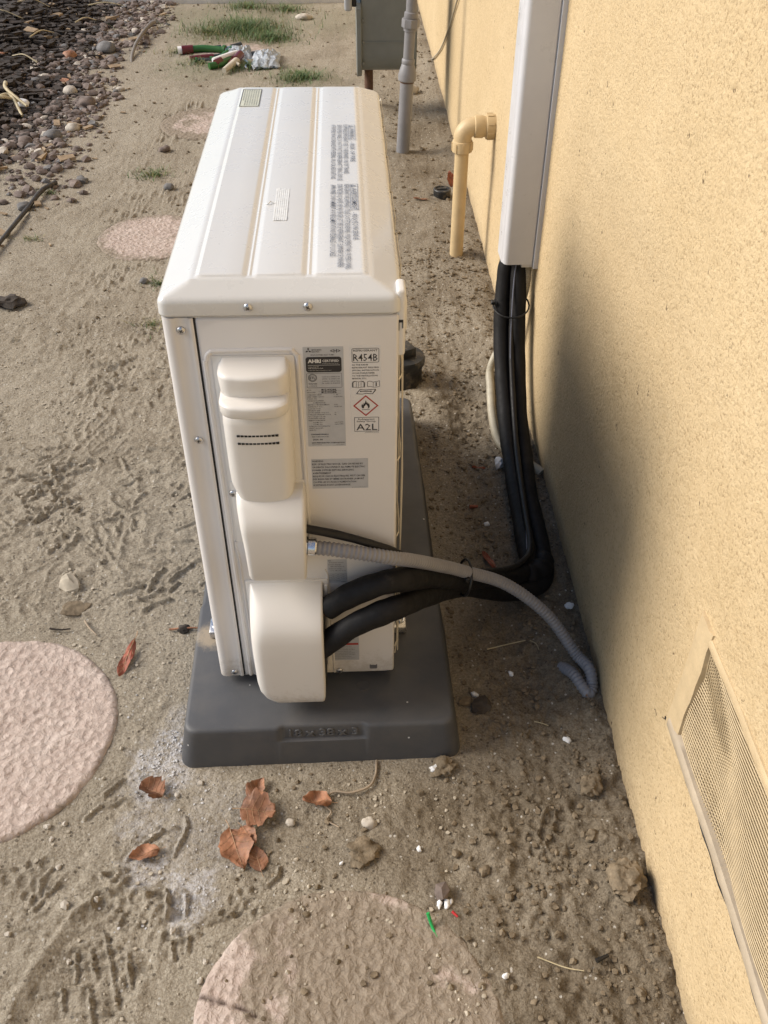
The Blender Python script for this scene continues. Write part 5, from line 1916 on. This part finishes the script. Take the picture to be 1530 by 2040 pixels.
for nm, mt, cnt, sd_, lbl in (('gravel', 'stone_mauve', 2500, 21, 'mauve river gravel between the dirt path and the bark bed'), ('gravel', 'stone_slate', 300, 22, 'blue-grey pebbles mixed into the mauve gravel strip'), ('gravel', 'stone_pale', 200, 23, 'pale pebbles mixed into the mauve gravel strip')):
    scatter(nm, lbl, cnt, (-1.35, -.60, 1.9, 5.4), (.006, .026), ROCKS, mt, gdens, .22, sd_)
CH = []
for i in range(8):
    rs = random.Random(900 + i)
    l_, w2, t_ = 1, rs.uniform(.25, .5), rs.uniform(.08, .16)
    q = MB()
    q.box(-l_, l_, -w2, w2, -t_, t_)
    v = [(x + rs.uniform(-.15, .15), y + rs.uniform(-.12, .12), z + .4 * x * rs.uniform(-.5, .5) + rs.uniform(-.06, .06)) for x, y, z in q.v]
    CH.append((v, q.f))
scatter('bark_mulch', 'dark bark mulch filling the garden bed at top left', 8000, (-1.9, -.80, 2.4, 5.5), (.006, .034), CH, 'bark',
        lambda x, y: sstep(-.84, -1.06, x + .10 * fbm(x * 4, y * 4, 2, 3) + .03 * np.sin(y * 3)) * sstep(2.5, 3.0, y), .35, 31)
scatter('wood_chips', 'pale wood chips and twigs littering the gravel strip', 160, (-1.5, -.62, 1.9, 5.4), (.010, .040), CH, 'wood_chip', lambda x, y: .3 + 0 * x, .4, 33)
for k, (x, y, s, mt, lb) in enumerate([(-.865, 4.29, .050, 'stone_slate', 'large blue-grey stone near the far end of the gravel'), (-1.02, 4.16, .042, 'leaf_rust', 'rust-coloured flat stone in the gravel by the bark'), (-.905, 3.60, .038, 'stone_pale', 'pale round stone in the middle of the gravel strip'),
                                       (-.80, 3.42, .044, 'stone_mauve', 'large mauve stone at the gravel edge'), (-1.06, 3.38, .036, 'foam_white', 'white stone at the bark edge beside the dry straw'), (-.86, 3.02, .036, 'stone_slate', 'dark slate stone at the near end of the gravel'),
                                       (-.95, 2.95, .034, 'stone_mauve', 'mauve stone beside the slate stone in the gravel'), (-.80, 2.30, .026, 'stone_slate', 'grey stone beside the dark edging tube'), (-.80, 3.12, .030, 'stone_pale', 'pale stone at the right rim of the gravel')]):
    rock('gravel_stone', x, y, s, mt, lb, 'stone', .15, .62)


# ---- leaves
def leaf(x, y, size, rz, mat, label, kind=0, curl=.25, dz=.004, tilt=(0, 0), seed=0):
    rs = random.Random(seed)
    nu, nv = 14, 18
    V, F = [], []
    for j in range(nv + 1):
        t = j / nv
        if kind == 0:                              # pointed oval with toothed edge
            wd = .34 * math.sin(math.pi * t ** .8) ** .9 * (1 + rs.uniform(-.13, .10) * (t > .1))
        elif kind == 1:                            # broad lobed
            wd = .50 * max(0, math.sin(math.pi * t ** .85)) ** .55 * (.78 + .34 * abs(math.sin(t * 10.5 + seed)) + rs.uniform(-.10, .10))
        else:                                      # narrow curled blade
            wd = .13 * math.sin(math.pi * t ** .9) ** .8
        wd = max(wd, .004)
        for i in range(nu + 1):
            s = 2 * i / nu - 1
            jag = 1 + rs.uniform(-.06, .06) * (abs(s) > .9)
            xx = s * wd * jag
            zz = curl * (abs(s) * wd) ** 1.3 * 1.2 + .10 * curl * math.sin(t * 7 + s * 2) + curl * .5 * (t - .5) ** 2 + .02 * abs(math.sin(t * 26 + abs(s) * 3)) * (1 - abs(s)) + rs.uniform(-.012, .012) + .10 * curl * max(0, abs(s) - .6) * math.sin(t * 12 + seed)
            V.append((xx * size, (t - .5) * size + (.10 * size * math.sin(t * 3) if kind == 2 else 0), zz * size))
    for j in range(nv):
        for i in range(nu):
            a = j * (nu + 1) + i
            F.append((a, a + 1, a + nu + 2, a + nu + 1))
    m_ = MB()
    m_.add(V, F)
    n_ = len(V)
    m_.add([(p[0], p[1], p[2] - .0006) for p in V], [tuple(reversed(f)) for f in F])
    root = empty('dry_leaf', (x, y, hz(x, y) + dz), rz, label, 'leaf', 'fallen dry leaves')
    root.rotation_euler = (tilt[0], tilt[1], rz)
    m_.build('blade', mat, root, 60)
    m2 = MB()
    mid = [V[j * (nu + 1) + nu // 2] for j in range(nv + 1)]
    stem = [(mid[0][0] + .02 * size, mid[0][1] - .22 * size, mid[0][2] + .01 * size), (mid[0][0], mid[0][1] - .1 * size, mid[0][2])] + [(q[0], q[1], q[2] + .0006) for q in mid]
    m2.tube(stem, [.010 * size * (1 - .7 * i / len(stem)) for i in range(len(stem))], 5)
    for j in range(3, nv - 3, 3):
        for sgn in (-1, 1):
            cs = [V[min(nv, j + q) * (nu + 1) + nu // 2 + sgn * (2 * q)] for q in range(0, 4) if j + q <= nv]
            m2.tube([(q[0], q[1], q[2] + .0005) for q in cs], .0045 * size, 4)
    m2.build('midrib', 'leaf_vein', root, 60)
    return root


leaf(-.121, .232, .085, 2.95, 'leaf_red', 'long narrow red-brown leaf right of the large stepping stone', 2, .3, seed=1)
leaf(-.040, -.045, .042, 1.1, 'leaf_brown', 'crumpled brown leaf left of the pad front corner', 1, .6, .008, (.2, .3), seed=2)
leaf(.125, -.047, .042, -.55, 'leaf_rust', 'small rust leaf just below the pad front edge', 0, .5, .006, (.1, .2), seed=3)
leaf(.130, -.088, .056, -1.7, 'leaf_brown', 'broad ragged brown leaf below the small rust one', 1, .35, .006, (0, .1), seed=4)
leaf(.221, -.073, .046, 1.45, 'leaf_rust', 'curled rust leaf beside the thin root', 0, .7, .006, (.15, .1), seed=5)
leaf(.118, -.128, .040, -2.5, 'leaf_rust', 'small leaf tucked over the top of the largest leaf', 0, .4, .008, (.1, .1), seed=6)
leaf(.101, -.150, .074, 3.5, 'leaf_rust', 'largest orange-brown pointed leaf in the leaf cluster', 0, .35, .006, (.05, -.05), seed=7)
leaf(.133, -.166, .044, .3, 'leaf_brown', 'pale brown leaf against the right of the largest leaf', 0, .3, .004, (0, .15), seed=8)
leaf(-.036, -.151, .045, 1.85, 'leaf_rust', 'single orange leaf with stem in the white powder', 0, .5, .006, (.05, .1), seed=9)
leaf(.568, .470, .055, .4, 'leaf_red', 'dark red leaf in the shade behind the pipe bundle', 2, .4, .004, seed=10)
leaf(.585, .775, .030, 1.4, 'leaf_red', 'red curled leaf scrap near the white foam crumb', 2, .6, .005, seed=11)
leaf(.690, 2.42, .060, .5, 'leaf_red', 'red-brown leaf standing behind the round cap', 0, .4, .02, (.9, .2), seed=12)
leaf(.570, 2.27, .050, 1.2, 'leaf_brown', 'dark brown leaf scrap right of the lid edge', 2, .4, .004, seed=13)
leaf(.680, .118, .035, .3, 'leaf_brown', 'brown leaf scrap at the foot of the conduit', 2, .4, .004, seed=14)
leaf(-.95, 3.70, .060, .5, 'leaf_rust', 'pale tan leaf lying on the gravel strip', 0, .3, .03, seed=15)
leaf(-1.25, 3.78, .070, 2.0, 'leaf_rust', 'tan leaf on the dark bark at far left', 0, .3, .08, seed=16)

# torn leaf pieces / straw / roots
def strand(name, pts, r, mat, label, cat, group=None, per=8, lift=.003):
    P = catmull([(x, y, hz(x, y) + lift + (z or 0)) for x, y, z in pts], per)
    m_ = MB()
    m_.tube(P, [r * (1 - .4 * i / len(P)) for i in range(len(P))], 6)
    o_ = m_.build(name, mat, None, 70)
    return tag(o_, label, cat, group)


strand('root', [(.318, -.003, 0), (.315, -.030, 0), (.304, -.052, .002), (.275, -.062, .004), (.250, -.058, .003), (.236, -.066, .002), (.232, -.080, .003), (.243, -.092, .002), (.237, -.104, 0), (.255, -.118, 0)], .0022, 'root_fibre', 'thin curling root emerging from under the pad front', 'root')
strand('straw', [(.530, .227, .002), (.567, .238, .004), (.604, .246, .003)], .0013, 'straw', 'straight straw stalk in the shade below the conduit arch', 'straw')
strand('straw', [(.612, .244, .002), (.622, .236, .002), (.625, .222, 0)], .0009, 'straw', 'short bent straw beside the longer shaded stalk', 'straw')
strand('straw', [(.590, .066, .002), (.600, .060, .003), (.612, .056, .001)], .0010, 'straw', 'short straw on the damp dirt right of the pad', 'straw')
strand('straw', [(.525, -.33, .002), (.560, -.345, .003), (.585, -.352, .001)], .0011, 'straw', 'pale straw left of the black wire scrap', 'straw')
strand('twig', [(-.055, .299, .003), (-.02, .300, .004), (.0, .300, .003)], .0022, 'leaf_rust', 'rust twig pointing at the pad left edge', 'twig')
strand('twig', [(-.216, .330, .002), (-.205, .312, .004), (-.195, .300, .004), (-.186, .290, .002)], .0022, 'root_fibre', 'crooked twig above the large stepping stone', 'twig')
strand('twig', [(-.275, .308, .002), (-.255, .306, .003), (-.238, .310, .002)], .0020, 'bark', 'thin dark twig on the dirt above the large stepping stone', 'twig')
strand('drip_tube', [(-.690, 4.80, .02), (-.698, 4.69, .03), (-.714, 4.50, .03), (-.722, 4.30, .02), (-.718, 4.15, .0), (-.70, 4.05, -.03)], .011, 'drip_tube', 'grey-brown tube stub rising at the gravel edge', 'tube')
strand('edging_tube', [(-.74, 2.52, .004), (-.765, 2.42, .012), (-.780, 2.28, .010), (-.795, 2.08, .010), (-.81, 1.90, .008), (-.84, 1.70, -.01)], .0095, 'drip_tube_dark', 'dark irrigation tube lying along the gravel at left', 'tube')
for k, pts in enumerate([[(-1.16, 3.30, .03), (-1.10, 3.36, .05), (-1.03, 3.24, .01)], [(-1.15, 3.50, .05), (-1.12, 3.40, .06), (-1.02, 3.30, .03)], [(-1.2, 3.28, .02), (-1.12, 3.31, .05), (-1.07, 3.36, .03)]]):
    strand('dry_straw', pts, .009, 'straw', ('broad dry straw blade reaching nearest to the gravel', 'farthest of the broad dry straw blades on the bark', 'broad dry straw blade crossing under the other two')[k], 'straw', 'dry straw at the bark edge')
for k, (x, y, a, l_) in enumerate([(-1.35, 4.9, .4, .16), (-1.2, 4.4, 1.2, .2), (-1.05, 4.75, .9, .14), (-1.4, 4.2, 2.2, .18), (-1.0, 5.1, .2, .2), (-1.3, 5.2, 1.5, .2), (-1.18, 3.95, 2.7, .14), (-1.45, 4.6, .1, .22)]):
    strand('dry_stalk', [(x - l_ / 2 * math.cos(a), y - l_ / 2 * math.sin(a), .03), (x, y, .045), (x + l_ / 2 * math.cos(a), y + l_ / 2 * math.sin(a), .025)], .004, 'straw', 'dry tan stalk, %s from the viewer among stalks on the bark' % ('sixth', 'third', 'fifth', 'second', 'seventh', 'farthest', 'first', 'fourth')[k], 'stalk', 'dry stalks on the bark')
strand('wire_scrap', [(.378, -.272, .004), (.384, -.285, .006), (.393, -.308, .003)], .0028, 'wire_green', 'bright green wire scrap on the bottom stepping stone', 'wire')
bpy.data.objects['wire_scrap'].location.z += .012
strand('wire_scrap', [(.414, -.264, .002), (.421, -.272, .002)], .0024, 'wire_red', 'short red wire scrap right of the green one', 'wire')
strand('wire_scrap', [(.604, -.341, .003), (.622, -.334, .003)], .0035, 'tie_black', 'short black wire scrap near the wall at lower right', 'wire')
o = strand('wire_scrap', [(.316, -.276, .0), (.326, -.266, .0)], .0016, 'tie_black', 'tiny black scrap on the bottom stepping stone', 'wire')
o.location.z += .012
strand('copper_scrap', [(.548, .640, .003), (.566, .641, .003)], .0045, 'leaf_red', 'small red scrap on shaded dirt between unit and wall', 'scrap')


# ---- grass tufts
def tuft(x, y, n, hgt, spread, label, dry=.25, seed=0, rad_=None):
    rs = random.Random(seed)
    root = empty('grass_tuft', (x, y, 0), 0, label, 'grass', 'weeds and grass tufts in the dirt')
    parts = {'grass_green': MB(), 'grass_dry': MB()}
    for k in range(int(n * 2.0)):
        m_ = parts['grass_dry' if rs.random() < dry else 'grass_green']
        r = (rad_ or spread) * abs(rs.gauss(0, .62))
        a = rs.uniform(0, 6.28)
        bx, by = r * math.cos(a), r * math.sin(a) * .8
        bz = hz(x + bx, y + by) - .003
        h_ = hgt * rs.uniform(.3, 1.05)
        d = rs.uniform(0, 6.28)
        lean = rs.uniform(.3, 1.6) * h_
        w_ = rs.uniform(.0009, .0019) * (1 + hgt * 5)
        px_, py_ = -math.sin(d) * w_, math.cos(d) * w_
        v = []
        for t in (0, .4, .75, 1):
            cx_, cy_ = bx + lean * t * t * math.cos(d), by + lean * t * t * math.sin(d)
            cz_ = bz + h_ * t * (1 - .25 * t)
            kx = (1 - t * .9)
            v += [(cx_ - px_ * kx, cy_ - py_ * kx, cz_), (cx_ + px_ * kx, cy_ + py_ * kx, cz_)]
        m_.add(v, [(0, 1, 3, 2), (2, 3, 5, 4), (4, 5, 7, 6)])
    for kk, m_ in parts.items():
        if m_.v:
            m_.build('green_blades' if kk == 'grass_green' else 'dry_blades', kk, root)['kind'] = 'stuff'
    return root


tuft(-.20, 4.72, 900, .065, .26, 'largest bright green grass patch beyond the tools', .12, 1)
tuft(-.05, 4.50, 380, .055, .16, 'grass patch running right of the largest one', .15, 2)
tuft(-.38, 4.62, 220, .045, .16, 'sparse dry grass left of the largest patch', .6, 3)
tuft(.125, 3.78, 320, .050, .13, 'grass tuft just behind the far lid edge', .15, 4)
tuft(-.36, 4.05, 160, .040, .12, 'thin grass under the red-handled tool', .35, 5)
tuft(-.13, 3.98, 260, .045, .12, 'grass under the spanner and plastic bag', .15, 6)
tuft(-.22, 5.22, 260, .05, .16, 'grass clump at the far end by the concrete', .2, 7)
tuft(.02, 5.15, 200, .05, .14, 'far grass clump right of the other one by the concrete', .2, 8)
tuft(-.40, 2.60, 150, .030, .07, 'small half-dry weed left of the lid', .45, 9)
tuft(-.72, 2.04, 40, .022, .035, 'tiny weed near the dark edging tube', .4, 10)
tuft(-.745, 2.43, 50, .022, .04, 'tiny yellow weed above the dark edging tube', .6, 11)
tuft(-.250, 1.70, 70, .026, .06, 'weed sprout by the small round stone left of the lid', .35, 12)
tuft(-.245, 1.45, 60, .022, .06, 'yellowish weed at the near left lid corner', .7, 13)
tuft(-.50, 4.25, 120, .035, .10, 'dry grass left of the red tool grip', .7, 14)


# ------------------------------------------------------------------ heap of tools
def tool_base(name, x, y, label, cat):
    return empty(name, (x, y, hz(x, y)), 0, label, cat)


def seg(root, nm, pts, r, mat, segs=10, squash=1.0, sm=60):
    m_ = MB()
    P = catmull(pts, 5) if len(pts) > 2 else [Vector(q) for q in pts]
    m_.tube(P, r if not isinstance(r, tuple) else (lambda t: r[0] + (r[1] - r[0]) * t), segs, squash=squash)
    return m_.build(nm, mat, root, sm)


t = tool_base('pliers', -.36, 4.20, 'red and green handled pliers at the left of the tool heap', 'pliers')
seg(t, 'red_grip', [(-.115, .015, .035), (-.06, .025, .036)], .021, 'grip_red')
seg(t, 'grip_end', [(-.135, .012, .035), (-.114, .015, .035)], .018, 'foam_white')
seg(t, 'green_grip', [(-.065, .025, .036), (-.01, .028, .038), (.05, .020, .036), (.095, .010, .034)], .017, 'grip_green')
seg(t, 'green_collar', [(.092, .012, .034), (.104, .008, .034)], .024, 'grip_green')
seg(t, 'steel_shaft', [(.10, .01, .034), (.17, .018, .038)], .010, 'steel')
t = tool_base('screwdriver', -.37, 4.12, 'maroon screwdriver lying in front of the red and green pliers', 'screwdriver')
seg(t, 'maroon_grip', [(-.055, -.01, .018), (.03, .012, .020), (.06, .018, .02)], .017, 'grip_red')
seg(t, 'dark_shaft', [(.05, .016, .020), (.10, .03, .024)], .012, 'grip_dark')
t = tool_base('pliers', -.34, 4.08, 'green and black pliers with rounded grips in the tool heap', 'pliers')
seg(t, 'green_tip', [(-.055, -.005, .018), (-.045, -.004, .018)], .019, 'grip_green')
seg(t, 'dark_grip', [(-.045, -.004, .018), (.02, -.004, .019)], .015, 'grip_dark')
seg(t, 'green_collar', [(.018, -.004, .019), (.030, -.002, .02)], .021, 'grip_green')
t = tool_base('pliers', -.27, 4.16, 'pliers with curved green grip beside the plastic wrap', 'pliers')
seg(t, 'curved_grip', [(-.04, -.06, .018), (-.01, -.055, .022), (.02, .0, .030), (.05, .07, .040)], .015, 'grip_green')
seg(t, 'dark_jaw', [(.045, .06, .04), (.09, .09, .044)], .018, 'grip_dark')
t = tool_base('knife', -.26, 3.98, 'white and red handled knife pointing left in the heap', 'knife')
seg(t, 'red_grip', [(-.025, -.02, .022), (.0, .01, .026)], .017, 'grip_red')
seg(t, 'white_grip', [(-.035, -.005, .030), (.04, .075, .035), (.07, .11, .035)], .013, 'foam_white')
t = tool_base('hammer', -.285, 3.955, 'green grip of a tool lowest in the heap', 'tool')
seg(t, 'green_grip', [(-.03, -.01, .014), (.02, .02, .016), (.07, .09, .02)], .016, 'grip_green')
t = tool_base('brush', -.22, 3.93, 'cream wooden handle pointing at the viewer from the heap', 'brush')
seg(t, 'cream_handle', [(-.018, -.055, .016), (.005, .0, .02), (.035, .07, .026)], (.012, .018), 'handle_cream')
seg(t, 'side_peg', [(.03, .04, .026), (.05, .02, .020)], .008, 'handle_cream')
seg(t, 'red_ferrule', [(.03, .07, .03), (.05, .13, .04)], .020, 'grip_red')
t = tool_base('spanner', -.14, 4.05, 'chrome open-end spanner lying between heap and bag', 'spanner')
seg(t, 'shaft', [(-.02, .12, .03), (-.015, .04, .025), (.015, -.06, .02)], .0075, 'bright_zinc', 8, .6)
m_ = MB()
for s_ in (-1, 1):
    m_.tube(catmull([(.012, -.055, .020), (.018 + s_ * .020, -.080, .02), (.022 + s_ * .016, -.115, .02)], 4), [.010, .010, .010, .010, .010, .0095, .009, .008, .006], 7)
m_.build('jaw', 'bright_zinc', t, 60)
t = tool_base('chisel', -.30, 4.22, 'dark handled chisel lying behind the curved green grip', 'chisel')
seg(t, 'dark_grip', [(-.05, .02, .03), (.02, .03, .036)], .014, 'grip_dark')
seg(t, 'blade', [(.02, .03, .036), (.09, .035, .040)], .008, 'steel', 8, .5)
t = tool_base('tin_snips', -.20, 4.03, 'red handled snips under the clear wrapping', 'snips')
seg(t, 'red_grip', [(-.045, -.02, .03), (-.01, .01, .036), (.02, .05, .040)], .011, 'grip_red')
seg(t, 'red_grip', [(-.02, -.05, .028), (.0, -.01, .036), (.02, .05, .040)], .011, 'grip_red')
seg(t, 'steel_jaw', [(.02, .05, .040), (.05, .12, .044)], .010, 'steel', 8, .6)
t = tool_base('tube_cutter', -.10, 4.17, 'small dark and chrome tube cutter behind the spanner', 'cutter')
seg(t, 'dark_knob', [(-.025, .0, .02), (.0, .0, .022)], .017, 'grip_dark')
seg(t, 'chrome_body', [(.0, .0, .022), (.04, .012, .024)], .012, 'bright_zinc')
# crumpled clear wrappings


def crumple(name, x, y, sx, sy, h_, label, seed):
    n_ = 26
    u, v = np.meshgrid(np.linspace(-1, 1, n_), np.linspace(-1, 1, n_))
    f1 = fbm(u * 1.7 + seed, v * 1.7, 3, seed)
    z = h_ * np.clip(1 - np.maximum(np.abs(u), np.abs(v)) ** 3, 0, 1) * (.6 + .9 * np.abs(f1)) + .012 * fbm(u * 4, v * 4, 2, seed + 3) + .006
    X_ = u * sx * (1 + .2 * fbm(v * 2, u * 0 + 3, 1, seed)) + .02 * fbm(u * 3, v * 3, 2, seed + 9)
    Y_ = v * sy * (1 + .2 * fbm(u * 2, v * 0 + 7, 1, seed))
    V = np.stack([X_.ravel(), Y_.ravel(), np.maximum(z, .003).ravel()], 1).tolist()
    I = np.arange(n_ * n_).reshape(n_, n_)
    F = np.stack([I[:-1, :-1].ravel(), I[:-1, 1:].ravel(), I[1:, 1:].ravel(), I[1:, :-1].ravel()], 1).tolist()
    m_ = MB()
    m_.add(V, F)
    m_.add([(a, b, 0.001) for a, b, c in V], [tuple(reversed(f)) for f in F])
    o_ = m_.build(name, 'clear_bag', None, 35)
    o_.location = (x, y, hz(x, y) + .003)
    return tag(o_, label, 'plastic bag')


crumple('plastic_bag', -.045, 4.05, .065, .12, .045, 'crumpled clear plastic bag at the right of the tools', 3)
crumple('plastic_wrap', -.185, 4.16, .065, .075, .065, 'crumpled clear wrapping in the middle of the tool heap', 8)
